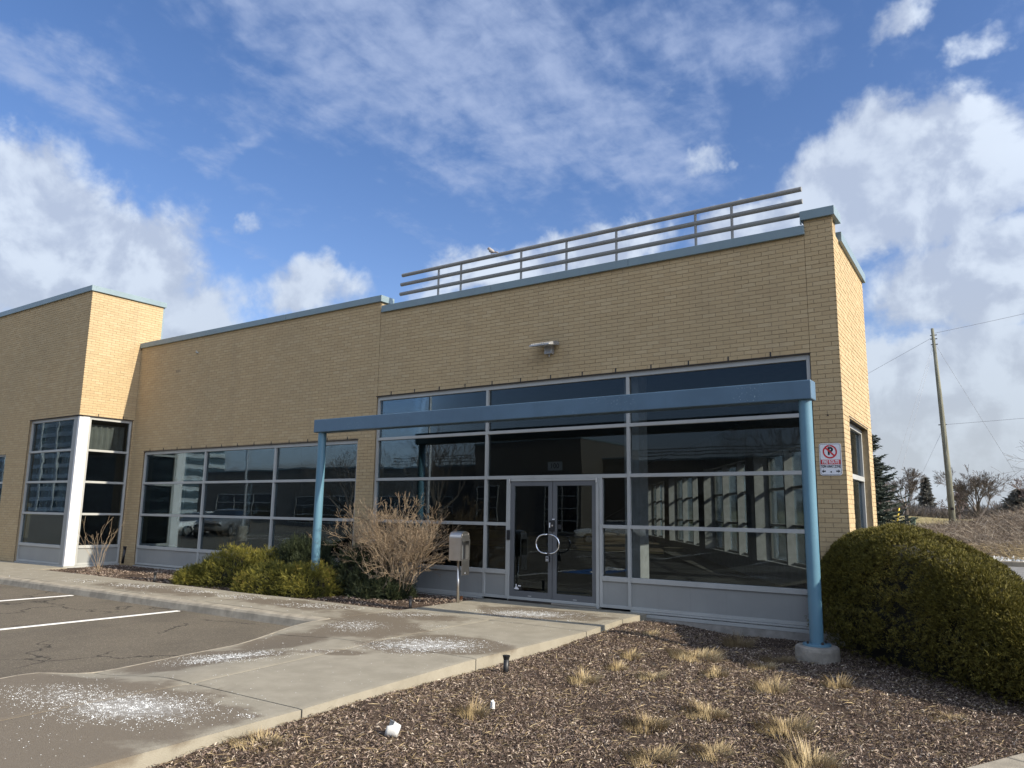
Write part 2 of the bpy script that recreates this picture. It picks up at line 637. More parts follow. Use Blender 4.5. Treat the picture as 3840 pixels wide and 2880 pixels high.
# asphalt: aggregate speckle, patches, hairline cracks
t = mat('asphalt')
p = t.pos()
ag = t.noise(p, 190, 3, 0.75)
ag2 = t.n('ShaderNodeTexVoronoi')
ag2.inputs['Scale'].default_value = 85
t.put(ag2.inputs['Vector'], p)
c = t.ramp(ag, [(0.30, (0.055, 0.046, 0.034)), (0.5, (0.125, 0.106, 0.079)), (0.68, (0.24, 0.206, 0.156))])
c = t.mix(t.math('MULTIPLY', t.ss(ag2.outputs['Color'], 0.72, 0.95), 0.8), c, (0.30, 0.26, 0.20))
patch = t.noise(p, 0.7, 5, 0.6)
c = t.mix(t.math('MULTIPLY', t.ss(patch, 0.4, 0.7), 0.40), c, (0.066, 0.057, 0.046))
wp = t.vmath('ADD', p, t.vmath('SCALE', t.noise(p, 1.7, 4, 0.6, out=1), 0.8))
vr = t.n('ShaderNodeTexVoronoi', feature='DISTANCE_TO_EDGE')
vr.inputs['Scale'].default_value = 0.42
t.put(vr.inputs['Vector'], wp)
crack = t.math('MULTIPLY', t.ss(vr.outputs['Distance'], 0.004, 0.010, 1.0, 0.0), t.ss(t.noise(p, 0.5, 2), 0.46, 0.56))
c = t.mix(t.math('MULTIPLY', crack, 0.8), c, (0.02, 0.018, 0.015))
t.out(t.bsdf(c, 0.92, 0, t.bump(ag, 0.006), 0.25))
simple('road_grey', (0.20, 0.195, 0.185), 0.95, 0, 0.15, 3, 0.004, 80, 0.2)
simple('soil', (0.075, 0.054, 0.040), 1.0, 0, 0.35, 7, 0.02, 40, 0.1)
t = mat('mulch')
rv = t.attr('rnd')
c = t.ramp(rv, [(0.0, (0.045, 0.031, 0.024)), (0.40, (0.138, 0.097, 0.075)), (0.75, (0.265, 0.198, 0.152)), (0.93, (0.42, 0.34, 0.265)), (1.0, (0.55, 0.47, 0.37))])
t.out(t.bsdf(c, 0.85, 0, None, 0.3))
t = mat('straw')
rv = t.attr('rnd')
c = t.ramp(rv, [(0.0, (0.13, 0.092, 0.050)), (0.4, (0.25, 0.185, 0.096)), (0.8, (0.37, 0.285, 0.152)), (1.0, (0.47, 0.385, 0.235))])
t.out(t.bsdf(c, 0.7, 0, None, 0.3))
t = mat('weed')
rv = t.attr('rnd')
c = t.ramp(rv, [(0.0, (0.095, 0.070, 0.052)), (0.45, (0.21, 0.165, 0.125)), (0.8, (0.36, 0.305, 0.235)), (1.0, (0.56, 0.50, 0.42))])
t.out(t.bsdf(c, 0.8, 0, None, 0.2))
simple('salt_grain', (0.66, 0.68, 0.68), 0.6, 0, 0.05)
t = mat('berm_ground')
p = t.pos()
c = t.mix(t.ss(t.noise(p, 1.5, 6, 0.7), 0.35, 0.65), (0.13, 0.098, 0.070), (0.25, 0.20, 0.140))
t.out(t.bsdf(c, 1.0, 0, None, 0.1))
t = mat('field')
p = t.pos()
c = t.mix(t.ss(t.noise(p, 0.12, 6, 0.65), 0.35, 0.65), (0.20, 0.175, 0.080), (0.31, 0.25, 0.125))
t.out(t.bsdf(c, 1.0, 0, None, 0.1))
t = mat('bark_pale')
rv = t.attr('rnd')
c = t.ramp(rv, [(0.0, (0.115, 0.078, 0.050)), (0.5, (0.235, 0.172, 0.112)), (1.0, (0.40, 0.315, 0.21))])
t.out(t.bsdf(c, 0.8, 0, None, 0.3))
simple('bark_dark', (0.115, 0.095, 0.080), 0.95, 0, 0.3, 20)  # lightened: the haze over far trees is put into the bark colour
simple('bark_red', (0.20, 0.15, 0.13), 0.95, 0, 0.3, 8)
t = mat('pole_wood')
p = t.pos()
st = t.n('ShaderNodeMapping')
st.inputs['Scale'].default_value = (14, 14, 0.9)
t.put(st.inputs['Vector'], p)
gr = t.noise(st.outputs[0], 1.5, 6, 0.65)
c = t.mix(t.ss(gr, 0.32, 0.7), (0.135, 0.135, 0.10), (0.27, 0.265, 0.205))
t.out(t.bsdf(c, 0.9, 0, t.bump(gr, 0.03), 0.2))

def foliage(name, stops, trans=0.25):
    t = mat(name)
    c = t.ramp(t.attr('rnd'), stops)
    a = t.bsdf(c, 0.65, 0, None, 0.25)
    tl = t.n('ShaderNodeBsdfTranslucent')
    t.put(tl.inputs['Color'], c)
    mx = t.n('ShaderNodeMixShader')
    mx.inputs[0].default_value = trans
    t.t.links.new(a, mx.inputs[1])
    t.t.links.new(tl.outputs[0], mx.inputs[2])
    t.out(mx.outputs[0])

foliage('hedge_leaf', [(0.0, (0.022, 0.019, 0.006)), (0.4, (0.098, 0.085, 0.016)), (0.8, (0.170, 0.146, 0.026)), (1.0, (0.25, 0.20, 0.045))], 0.08)
simple('hedge_core', (0.012, 0.011, 0.006), 1.0)  # near-black shell inside the shrubs, inner shade put into its colour
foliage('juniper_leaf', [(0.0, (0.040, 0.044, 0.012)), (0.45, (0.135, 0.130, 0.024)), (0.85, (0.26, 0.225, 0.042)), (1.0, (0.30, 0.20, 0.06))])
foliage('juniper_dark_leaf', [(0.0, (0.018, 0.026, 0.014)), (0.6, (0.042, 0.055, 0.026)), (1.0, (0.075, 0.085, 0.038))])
foliage('spruce_leaf', [(0.0, (0.016, 0.024, 0.018)), (0.6, (0.038, 0.052, 0.040)), (1.0, (0.075, 0.090, 0.066))], 0.1)
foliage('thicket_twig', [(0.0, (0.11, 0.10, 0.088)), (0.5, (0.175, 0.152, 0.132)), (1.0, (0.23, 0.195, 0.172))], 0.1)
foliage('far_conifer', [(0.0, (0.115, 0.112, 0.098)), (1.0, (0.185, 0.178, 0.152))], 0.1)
simple('car_white', (0.72, 0.72, 0.70), 0.25)
simple('car_grey', (0.20, 0.195, 0.19), 0.25, 0.3)
simple('car_black', (0.02, 0.02, 0.022), 0.2)
simple('tyre', (0.02, 0.02, 0.02), 0.85)
simple('alloy', (0.5, 0.5, 0.5), 0.35, 0.8)
simple('bird_grey', (0.34, 0.30, 0.27), 0.8)


# ------------------------------------------------------------------ terrain, lot, roads
def sm(a, b, x):
    t_ = np.clip((np.asarray(x, float) - a) / (b - a), 0, 1)
    return t_ * t_ * (3 - 2 * t_)


def terrain_h(x, y):
    x, y = np.asarray(x, float), np.asarray(y, float)
    road = -0.26 + 0.34 * sm(0, 17, y)
    crest = np.clip(0.55 + 0.20 * (x - 2), 0.25, 2.2)
    up = sm(17.0, 26.5, y)
    berm = up * crest * (1 - 0.45 * sm(30, 60, y))
    lift = 0.25 * np.sin(x * 0.9 + 1.3) * np.sin(y * 0.7) * sm(18, 22, y) * (1 - sm(30, 45, y))
    hill = sm(75, 105, y) * (1.55 - 0.065 * np.clip(x + 4, -12, 20)) * (1 - 0.3 * sm(120, 190, y))
    side = sm(-45, -15, x)
    return road + (berm + lift * 0.5) * side + hill * 0.9


def grid(x0, x1, y0, y1, nx, ny, h, name, mtl, parent=None, smooth=True):
    X, Y = np.meshgrid(np.linspace(x0, x1, nx), np.linspace(y0, y1, ny))
    Z = h(X, Y)
    V = np.stack([X, Y, Z], -1).reshape(-1, 3)
    i = (np.arange(ny - 1)[:, None] * nx + np.arange(nx - 1)[None]).ravel()
    F = np.stack([i, i + 1, i + nx + 1, i + nx], 1)
    return np_mesh(name, V, F, mtl, parent, smooth=smooth)


o = grid(-260, 260, -260, 420, 60, 80, lambda x, y: np.where((y > 30), terrain_h(x, y) - 0.06, -0.62), 'ground', M['field'])
tag(o, "dry winter grassland stretching out to the horizon round the site", "ground", kind='structure')
o = grid(-60, 70, 16.6, 170, 130, 160, terrain_h, 'field', M['field'])
tag(o, "rolling tan golf-course field beyond the weedy bank", "field", kind='structure')
o = grid(-16, 34, 17.0, 34, 100, 40, lambda x, y: terrain_h(x, y) + 0.03, 'berm', M['berm_ground'])
tag(o, "weedy earth bank rising behind the side road", "bank", kind='structure')

lot = MB().poly([(-130, -85, -0.15), (60, -85, -0.15), (60, -12.0, -0.15), (3.0, -12.0, -0.15), (3.0, -3.5, -0.15), (-130, -3.5, -0.15)]).build('parking_lot', M['asphalt'])
tag(lot, "brown-grey worn asphalt of the parking bays in front of the kerb", "parking lot", kind='structure')
for x, y0, y1 in [(-4.08, -9.4, -3.95), (-7.70, -9.4, -3.95), (-11.35, -9.4, -3.95), (-15.0, -9.4, -3.95)]:
    MB().box(x - 0.055, x + 0.055, y0, y1, -0.152, -0.146).build('painted_line', M['paint_white'], lot)
for x in [-40, -36.4, -32.8, -29.2, -25.6, -22, -18.4, -14.8, -11.2, -7.6, -4, -0.4]:
    MB().box(x - 0.06, x + 0.06, -21.4, -15.6, -0.152, -0.146).build('painted_line', M['paint_white'], lot)
bp = MB().box(-3.9, -2.3, -10.2, -8.2, -0.152, -0.146).build('accessible_bay_marking', M['paint_blue'], lot)
wc = MB()
ring = [(-3.1 + 0.36 * math.cos(a), -9.5 + 0.36 * math.sin(a), -0.1445) for a in np.linspace(-2.6, 1.2, 12)]
wc.tube(ring, 0.05, 4)
wc.tube([(-3.1, -8.6, -0.1445), (-3.08, -9.2, -0.1445), (-2.7, -9.25, -0.1445), (-2.55, -9.7, -0.1445)], 0.05, 4)
wc.build('wheelchair_symbol', M['paint_white'], bp)

side_road = MB()
side_road.poly([(5.0, 2.2, -0.16), (40, 2.2, -0.16), (40, 16.3, 0.19), (-4, 16.3, 0.19)])
sr = side_road.build('side_road', M['road_grey'])
tag(sr, "pale worn asphalt driveway glimpsed behind the clipped hedge", "road", kind='structure')
for yy, zz in ((9.0, 0.012), (12.2, 0.094)):
    MB().hexa([(2, yy - .06, zz), (30, yy - .06, zz), (30, yy + .06, zz), (2, yy + .06, zz),
               (2, yy - .06, zz + .006), (30, yy - .06, zz + .006), (30, yy + .06, zz + .006), (2, yy + .06, zz + .006)]).build('painted_line', M['paint_white'], sr)
kb2 = empty('verge_kerb', (8, 16.4, 0.2), "pale concrete kerb along the far side of the driveway", "kerb", kind='structure')
for k in range(10):
    MB().box(-4 + k * 3.6, -0.412 + k * 3.6, 16.3, 16.5, 0.05, 0.345).build('kerb_segment', M['kerb_concrete'], kb2, bevel=0.03)
X = RNG.uniform(3, 16, 2600)
Y = RNG.uniform(16.5, 18.0, 2600)
a, b = rand_frames(2600, RNG)
r = RNG.uniform(0.02, 0.07, 2600)[:, None]
P = np.stack([X, Y, 0.30 + (Y - 16.5) * 0.05], 1)
V = np.stack([P + a * r, P + b * r, P - a * r * .8, P - b * r + np.array([0, 0, .03])], 1).reshape(-1, 3)
i = np.arange(2600)[:, None] * 4
F = np.concatenate([i + [[0, 1, 2]], i + [[0, 2, 3]], i + [[0, 3, 1]], i + [[1, 3, 2]]])
vs = np_mesh('white_gravel', V, F, M['salt_grain'])
tag(vs, "white stone chips strewn along the verge behind the far kerb", "gravel", kind='stuff')

# ------------------------------------------------------------------ pavement
SALT = [(2.05, -8.22, 0.58, 0.46, -0.53, 0.30, 1.0), (1.27, -8.37, 0.45, 0.37, -0.52, 0.25, .7), (0.55, -6.27, 0.53, 0.43, -0.40, 0.32, .9),
        (1.99, -4.53, 0.62, 0.51, -0.36, 0.43, 1.0), (0.16, -3.94, 0.35, 0.30, -0.42, 0.40, .7), (-8.90, -3.10, 0.66, 0.35, -0.55, 0.27, .32),
        (-7.13, -2.93, 0.86, 0.30, -0.43, 0.25, .5), (-5.45, -2.77, 0.74, 0.21, -0.46, 0.31, .42), (-3.92, -2.75, 0.76, 0.23, -0.38, 0.29, .45),
        (-1.9, -2.80, 0.9, 0.36, -0.28, 0.25, .5), (1.36, -1.29, 0.82, 0.42, -0.34, 0.42, .9), (2.30, -1.43, 0.28, 0.24, -0.14, 0.27, .32),
        (3.0, -7.83, 0.12, 0.10, -0.10, 0.09, .6), (1.29, -5.58, 0.26, 0.21, -0.13, 0.12, .5), (1.75, -4.95, 0.25, 0.20, -0.25, 0.27, .6),
        (0.9, -8.9, 0.5, 0.4, -0.5, 0.4, .35), (2.4, -9.0, 0.5, 0.3, -0.4, 0.3, .22), (0.0, -2.6, 0.5, 0.3, -0.3, 0.3, .55), (1.0, -3.4, 0.4, 0.3, -0.3, 0.3, .3)]


def salt_d(x, y):
    d = np.zeros(np.shape(x))
    for cx, cy, ax, ay, bx, by, am in SALT:
        det = ax * by - ay * bx
        p_ = ((x - cx) * by - (y - cy) * bx) / det
        q_ = (-(x - cx) * ay + (y - cy) * ax) / det
        d = np.maximum(d, am * np.exp(-1.1 * (p_ * p_ + q_ * q_)))
    return d


LEFT = np.array([(-3.66, -0.62), (-4.5, -0.55), (-5.35, -0.40), (-6.2, -0.28), (-7.1, -0.12), (-7.5, -0.10), (-7.9, -0.22), (-8.4, 0.10), (-9.2, 0.25), (-11, 0.35), (-14, 0.4)])
RIGHT = np.array([(0.0, 2.80), (-0.9, 2.79), (-2.2, 2.93), (-4.8, 2.97), (-7.4, 3.17), (-9.2, 3.25), (-14, 3.35)])


def xl(y):
    return np.interp(-np.asarray(y, float), -LEFT[:, 0], LEFT[:, 1])


def xr(y):
    return np.interp(-np.asarray(y, float), -RIGHT[:, 0], RIGHT[:, 1])


def pave_h(x, y):
    x, y = np.asarray(x, float), np.asarray(y, float)
    along = sm(-4.0, -5.6, y) * (1 - sm(-7.3, -8.5, y))
    across = 1 - sm(0.0, 1.5, x - xl(y))
    dip = np.where(y < -3.6, along * across * 0.125, 0)
    return -dip - 0.004 * np.sin(x * 1.7) * np.cos(y * 1.1)


walk = empty('sidewalk', (1.2, -4.0, 0), "pale concrete pavement sprinkled with white de-icer leading to the doors", "sidewalk", kind='structure')


def slab(fx0, fx1, y0, y1, n=22, gap=0.008, thick=0.16, parent=walk):
    """a concrete slab whose side edges may curve: fx0(y), fx1(y)"""
    ys = np.linspace(y0 + gap, y1 - gap, n)
    u_ = np.linspace(0, 1, n)
    X = np.stack([(fx0(y) + gap) * (1 - u_) + (fx1(y) - gap) * u_ for y in ys])
    Y = np.repeat(ys[:, None], n, 1)
    Z = pave_h(X, Y)
    edge = np.zeros((n, n))
    Z0 = Z.copy()
    Z[0] -= 0.004
    Z[-1] -= 0.004
    Z[:, 0] -= 0.004
    Z[:, -1] -= 0.004
    V = np.stack([X, Y, Z], -1).reshape(-1, 3)
    i = (np.arange(n - 1)[:, None] * n + np.arange(n - 1)[None]).ravel()
    F = [np.stack([i, i + 1, i + n + 1, i + n], 1)]
    per = np.concatenate([np.arange(n), np.arange(1, n) * n + n - 1, (n - 1) * n + np.arange(n - 2, -1, -1), np.arange(n - 2, 0, -1) * n])
    B = V[per].copy()
    B[:, 2] = Z0.min() - thick
    k = len(per)
    j = np.arange(k)
    F.append(np.stack([per[j], len(V) + j, len(V) + (j + 1) % k, per[(j + 1) % k]], 1)[:, ::-1][:, [3, 2, 1, 0]][:, ::-1])
    V2 = np.concatenate([V, B])
    stain = salt_d(V2[:, 0], V2[:, 1])
    # damp patches reach wider than the grains
    for cx, cy, rx, ry, am in [(1.6, -8.7, 1.5, 1.1, .95), (0.3, -8.6, 1.0, .9, .8), (2.2, -4.3, .9, .6, .85), (0.5, -4.0, .9, .8, .8), (0.2, -5.2, .6, .7, .8), (-0.2, -3.2, 1.0, .8, .6), (1.4, -1.1, 1.4, .7, .7), (0.3, -2.7, .9, .5, .6), (-6.4, -3.1, 2.6, .6, .6), (-2.4, -2.9, 1.8, .6, .6), (2.7, -9.6, 1.2, 1.0, .8), (0.3, -6.5, .7, 1.0, .8), (1.6, -5.5, .4, .3, .5), (2.6, -8.0, .6, .45, .6)]:
        stain = np.maximum(stain, am * np.exp(-((V2[:, 0] - cx) / rx) ** 2 - ((V2[:, 1] - cy) / ry) ** 2))
    stain[len(V):] *= 0.2
    return np_mesh('slab', V2, np.concatenate(F), M['concrete'], parent, extra={'stain': stain, 'powder': salt_d(V2[:, 0], V2[:, 1])})


cst = lambda v: (lambda y: v)
midl = lambda y: np.interp(-y, [4.8, 7.4, 8.4, 14], [1.35, 1.64, 1.64, 1.9])
slab(cst(-0.55), cst(1.17), -0.86, 0.02)
slab(cst(1.17), xr, -0.86, 0.02)
slab(cst(-0.55), cst(1.22), -2.26, -0.86, 28)
slab(cst(1.22), xr, -2.26, -0.86, 28)
slab(xl, cst(1.28), -4.83, -2.26, 30)
slab(cst(1.28), xr, -4.83, -2.26, 30)
slab(xl, midl, -7.43, -4.83, 30)
slab(midl, xr, -7.43, -4.83, 30)
slab(xl, midl, -10.2, -7.43, 30)
slab(midl, xr, -10.2, -7.43, 30)
slab(xl, xr, -13.0, -10.2)
xs = [-30, -27, -24, -21, -18, -15, -12.9, -9.9, -6.9, -3.9, -0.62]
for x0, x1 in zip(xs[:-1], xs[1:]):
    yb = -1.56 if x1 < -12 else -2.27
    slab(cst(x0), cst(x1), -3.658, yb, 24)
MB().box(-30, 2.7, -3.66, 0.0, -0.3, -0.03).box(0.5, 2.6, -13, -3.6, -0.4, -0.19).build('joint_filler', M['soil'], walk)

kerb = empty('kerb', (-8, -3.77, 0), "rounded concrete kerb between the pavement and the parking bays", "kerb", kind='structure')
prof = [(-3.683, -0.3), (-3.683, 0.0), (-3.79, -0.004), (-3.83, -0.018), (-3.855, -0.05), (-3.885, -0.16), (-3.885, -0.3)]


def kerb_seg(x0, x1, drop0=0.0, drop1=0.0):
    m = MB()
    n = len(prof)
    for x, dr in ((x0, drop0), (x1, drop1)):
        for y, z in prof:
            m.v.append((x, y, max(z - dr, -0.3) if z > -0.2 else z))
    for k in range(n):
        k2 = (k + 1) % n
        m.f.append((k, n + k, n + k2, k2))
    m.f.append(tuple(range(n - 1, -1, -1)))
    m.f.append(tuple(range(n, 2 * n)))
    m.build('kerb_segment', M['kerb_concrete'], kerb, recalc=True)


xk = [-30, -27, -24, -21, -18, -14.4, -11.4, -8.4, -5.4, -2.72]
for x0, x1 in zip(xk[:-1], xk[1:]):
    kerb_seg(x0 + 0.005, x1 - 0.005)
kerb_seg(-2.715, -0.62)
# the nosing that follows the dropped edge
for a0, a1 in ((-3.7, -4.9), (-4.9, -6.1), (-6.1, -7.3), (-7.3, -8.2), (-8.2, -10), (-10, -12)):
    m = MB()
    ys = np.linspace(a0 - .004, a1 + .004, 8)
    ring = []
    for y in ys:
        x = float(xl(y))
        z = float(pave_h(x, y))
        ring.append([(x - 0.13, y, -0.3), (x - 0.13, y, min(z - 0.03, max(z - 0.055, -0.142))), (x - 0.03, y, z - 0.004), (x + 0.006, y, z - 0.002), (x + 0.006, y, -0.3)])
    for q in ring:
        m.v += q
    for k in range(len(ys) - 1):
        for j in range(4):
            a = k * 5 + j
            m.f.append((a, a + 1, a + 6, a + 5))
    m.build('kerb_segment', M['kerb_concrete'], kerb, recalc=True)

# de-icer grains on the pavement
n = 1500000
gx = np.concatenate([RNG.uniform(-0.5, 3.2, n), RNG.uniform(-14, -0.5, n // 3)])
gy = np.concatenate([RNG.uniform(-10.2, -0.5, n), RNG.uniform(-3.66, -2.28, n // 3)])
clump = 0.5 + 0.5 * np.sin(gx * 23 + 3 * np.sin(gy * 17)) * np.sin(gy * 29 + 2 * np.sin(gx * 13 + gy * 7))
keep = RNG.uniform(0, 1, len(gx)) < (np.clip(salt_d(gx, gy) - 0.14, 0, 1) ** 1.3 * clump ** 1.6 * 0.36 + 0.0005)
keep &= (gx > xl(gy) + 0.05) | (gy > -3.66)
keep &= (gx < xr(gy) - 0.03)
gx, gy = gx[keep], gy[keep]
m_ = len(gx)
sz = np.where(gx > -0.5, RNG.uniform(0.0018, 0.0052, m_), RNG.uniform(0.003, 0.008, m_)) * np.where(RNG.uniform(size=m_) < .05, 1.8, 1)
an = RNG.uniform(0, 2 * PI, m_)
P = np.stack([gx, gy, pave_h(gx, gy)], 1)
c_, s_ = np.cos(an) * sz, np.sin(an) * sz
zero = np.zeros(m_)
V = np.stack([P + np.stack([c_, s_, zero], 1), P + np.stack([-s_, c_, zero], 1), P + np.stack([-c_, -s_, zero], 1), P + np.stack([s_ * .2, -c_ * .2, sz * .8], 1)], 1).reshape(-1, 3)
i = np.arange(m_)[:, None] * 4
F = np.concatenate([i + [[0, 1, 3]], i + [[1, 2, 3]], i + [[2, 0, 3]]])
tag(np_mesh('road_salt', V, F, M['salt_grain']), "white de-icing salt grains scattered in patches over the pavement", "salt", kind='stuff')

pv = empty('footpath', (8.6, -5.0, -0.15), "concrete footpath cutting across the bottom right corner", "footpath", kind='structure')
d_ = Vector((0.43, 0.90, 0))
n_ = Vector((0.90, -0.43, 0))
p0 = Vector((7.69, -5.217, 0))
for k in range(-2, 2):
    q0, q1 = p0 + d_ * (k * 1.5 + 0.45), p0 + d_ * (k * 1.5 + 1.94)
    c4 = [q0, q0 + n_ * 1.6, q1 + n_ * 1.6, q1]
    MB().hexa([(q.x, q.y, -0.4) for q in c4] + [(q.x, q.y, -0.135) for q in c4]).build('slab', M['kerb_concrete'], pv, bevel=0.01)


# ------------------------------------------------------------------ planting beds
def bed_h(x, y):
    x, y = np.asarray(x, float), np.asarray(y, float)
    e = x - xr(np.clip(y, -14, 0))
    return -0.185 + 0.085 * sm(1.6, 0.0, e) - 0.008 * sm(0.15, 0.0, e) + 0.03 * np.sin(x * 1.3 + .5) * np.sin(y * 1.1) + 0.012 * np.sin(x * 4.1) * np.sin(y * 3.7 + 1) + 0.05 * np.exp(-((x - 5.77) ** 2 + (y + 1.43) ** 2) / .35)


o = grid(2.70, 13, -13, 0.2, 120, 140, bed_h, 'mulch_bed', M['soil'])
tag(o, "bark mulch planting bed between the pavement and the clipped hedge", "planting bed", kind='structure')
o = grid(5.9, 14, 0.2, 3.2, 12, 6, lambda x, y: bed_h(x, np.minimum(y, 0)), 'side_bed', M['soil'])
tag(o, "dark soil bed behind the clipped hedge by the side wall", "planting bed", kind='structure')


def bed2_h(x, y):
    x, y = np.asarray(x, float), np.asarray(y, float)
    return -0.035 + 0.03 * np.sin(x * 2.1) * np.sin(y * 3.0) - 0.05 * sm(-2.0, -2.26, y)


o = grid(-13.0, -0.57, -2.26, 0.02, 120, 24, bed2_h, 'front_bed', M['soil'])
tag(o, "narrow mulched shrub bed along the foot of the front wall", "planting bed", kind='structure')


def chips(n, xf, yf, hf, lo, hi, name, label, mtl='mulch', thin=0.28, tilt=0.5, lift=0.012, cat='mulch', ok=None, pale=1.0):
    x, y = xf(n), yf(n)
    if ok is not None:
        k = ok(x, y)
        x, y = x[k], y[k]
    n = len(x)
    a = RNG.uniform(0, 2 * PI, n)
    L = RNG.uniform(lo, hi, n) * 0.5
    w = L * thin * RNG.uniform(0.6, 1.4, n)
    tz = RNG.normal(0, tilt, n)
    rl = RNG.normal(0, 0.5, n)
    dx = np.stack([np.cos(a) * np.cos(tz), np.sin(a) * np.cos(tz), np.sin(tz)], 1)
    dy = np.stack([-np.sin(a) * np.cos(rl), np.cos(a) * np.cos(rl), np.sin(rl)], 1)
    P = np.stack([x, y, hf(x, y) + lift * RNG.uniform(0.2, 1.6, n)], 1)
    L, w = L[:, None], w[:, None]
    up = np.array([[0, 0, 1.0]]) * w * 0.7
    V = np.stack([P - dx * L, P - dy * w + up, P + dx * L, P + dy * w + up], 1).reshape(-1, 3)
    i = np.arange(n)[:, None] * 4
    F = np.concatenate([i + [[0, 1, 2]], i + [[0, 2, 3]]])
    rv = np.repeat(RNG.uniform(0, 1, n) ** pale, 4)
    return tag(np_mesh(name, V, F, M[mtl], rnd=rv), label, cat, kind='stuff')


def bed_ok(x, y):
    thin = np.sin(x * 2.3 + 1.1 * np.sin(y * 1.9)) * np.sin(y * 2.7 + 1.4 * np.sin(x * 1.6 + 2)) + .5 * np.sin(x * 6.1 + y * 2.2) * np.sin(y * 5.3 - x)
    some = RNG.uniform(0, 1, len(x)) < np.clip(.95 - .75 * np.clip(thin - .25, 0, 1), .12, 1)
    return some & (x > xr(y) + 0.01) & ~((x - p0.x) * n_.x + (y - p0.y) * n_.y > 0)


chips(280000, lambda n: RNG.uniform(2.75, 9.6, n), lambda n: -0.05 - 8.9 * RNG.uniform(0, 1, n) ** 0.85, bed_h, 0.013, 0.046, 'bark_mulch', "brown bark chips covering the large planting bed", ok=bed_ok)
chips(24000, lambda n: RNG.uniform(2.75, 9.6, n), lambda n: -0.3 - 8.6 * RNG.uniform(0, 1, n) ** 0.75, bed_h, 0.04, 0.14, 'straw_litter', "loose pale straw and dead leaves lying over the mulch", 'straw', 0.05, 0.22, 0.02, 'straw', bed_ok, 1.5)
chips(26000, lambda n: RNG.uniform(-13.0, -0.58, n), lambda n: RNG.uniform(-2.25, 0, n), bed2_h, 0.03, 0.08, 'bark_mulch', "dark bark chips in the narrow bed under the front windows")

# cut ornamental grass clumps
TUFTS = [
    (4.08, -4.43, .21, .17, 1.0, .1, "straw clump nearest the black sprinkler post beside the pavement"),
    (4.05, -3.58, .20, .14, .9, .0, "straw clump just behind the one nearest the sprinkler post"),
    (3.90, -2.92, .17, .16, .9, .0, "small upright straw clump farthest back on the pavement side"),
    (4.58, -3.80, .20, .15, 1.25, -.1, "whitish bleached straw clump leaning to the left"),
    (4.50, -2.32, .42, .17, 1.1, .1, "widest straw clump, half in the hedge's shade edge"),
    (5.10, -3.28, .20, .15, .9, .2, "thin straw clump in the middle of the mulch, with few stalks"),
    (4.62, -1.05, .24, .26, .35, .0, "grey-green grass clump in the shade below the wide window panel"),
    (5.36, -2.36, .20, .14, 1.1, .0, "pale straw clump on the shade line left of the column footing"),
    (5.84, -3.72, .22, .20, .8, .25, "golden straw clump leaning right in front of the column footing"),
    (6.32, -2.99, .18, .20, .75, .2, "small golden straw clump between the column footing and hedge shade"),
    (5.34, -5.60, .25, .18, .7, .0, "dull brown straw clump standing low near the front of the bed"),
    (5.62, -4.96, .28, .16, .9, .3, "matted straw clump with blades combed over to the left"),
    (6.33, -5.05, .30, .18, .85, .1, "broad shaggy straw clump right of the matted one"),
    (4.03, -6.30, .19, .18, .7, .0, "lone golden upright straw clump above the white cup"),
    (6.70, -5.78, .28, .22, 1.0, .15, "largest bristly straw clump at the bottom right of the bed"),
    (3.52, -1.46, .16, .10, 1.0, .0, "few broken straw stubs beside the end of the door slab"),
    (3.42, -8.05, .26, .09, .9, .5, "flattened straw clump against the pavement edge at the bottom"),
    (5.72, -6.30, .25, .14, .8, .2, "flattened straw clump lowest in the middle of the bed"),
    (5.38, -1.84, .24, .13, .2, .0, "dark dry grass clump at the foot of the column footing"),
    (6.05, -5.95, .22, .12, .8, .4, "sprawling straw clump between the broad shaggy and the bristly clump"),
    (7.40, -3.55, .22, .07, .7, .5, "low yellowish straw clump just outside the hedge's shadow"),
]
for x, y, r_, h_, tone, lean, lab in TUFTS:
    nb = int(330 * (r_ / .2) ** 1.3)
    an = RNG.uniform(0, 2 * PI, nb)
    rr = r_ * np.sqrt(RNG.uniform(0, 1, nb)) * 0.75
    bx, by = x + rr * np.cos(an), y + rr * np.sin(an)
    out = RNG.uniform(0.1, 1.5, nb) * (rr / r_ + .25)
    sect = .72 + .28 * np.sin(an * RNG.integers(2, 5) + RNG.uniform(0, 6))
    hh = h_ * .98 * RNG.uniform(0.3, 0.95, nb) * sect
    tip = np.stack([bx + np.cos(an) * out * hh * 1.1 - lean * hh, by + np.sin(an) * out * hh * 1.1, bed_h(bx, by) + hh], 1)
    P0 = np.stack([bx, by, bed_h(bx, by) - 0.01], 1)
    midp = (P0 + tip) * .5 + np.stack([-np.cos(an) * .02, -np.sin(an) * .02, hh * .12], 1)
    w = np.stack([-np.sin(an + 1), np.cos(an + 1), np.zeros(nb)], 1) * RNG.uniform(.0016, .0036, nb)[:, None]
    V = np.stack([P0 - w, P0 + w, midp + w, tip, midp - w], 1).reshape(-1, 3)
    i = np.arange(nb)[:, None] * 5
    F = np.concatenate([i + [[0, 1, 2]], i + [[0, 2, 4]], i + [[4, 2, 3]]])
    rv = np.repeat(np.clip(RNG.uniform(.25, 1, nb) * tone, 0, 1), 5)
    tag(np_mesh('grass_clump', V, F, M['straw'], rnd=rv), lab, "grass clump", "cut straw grass clumps in the mulch bed")

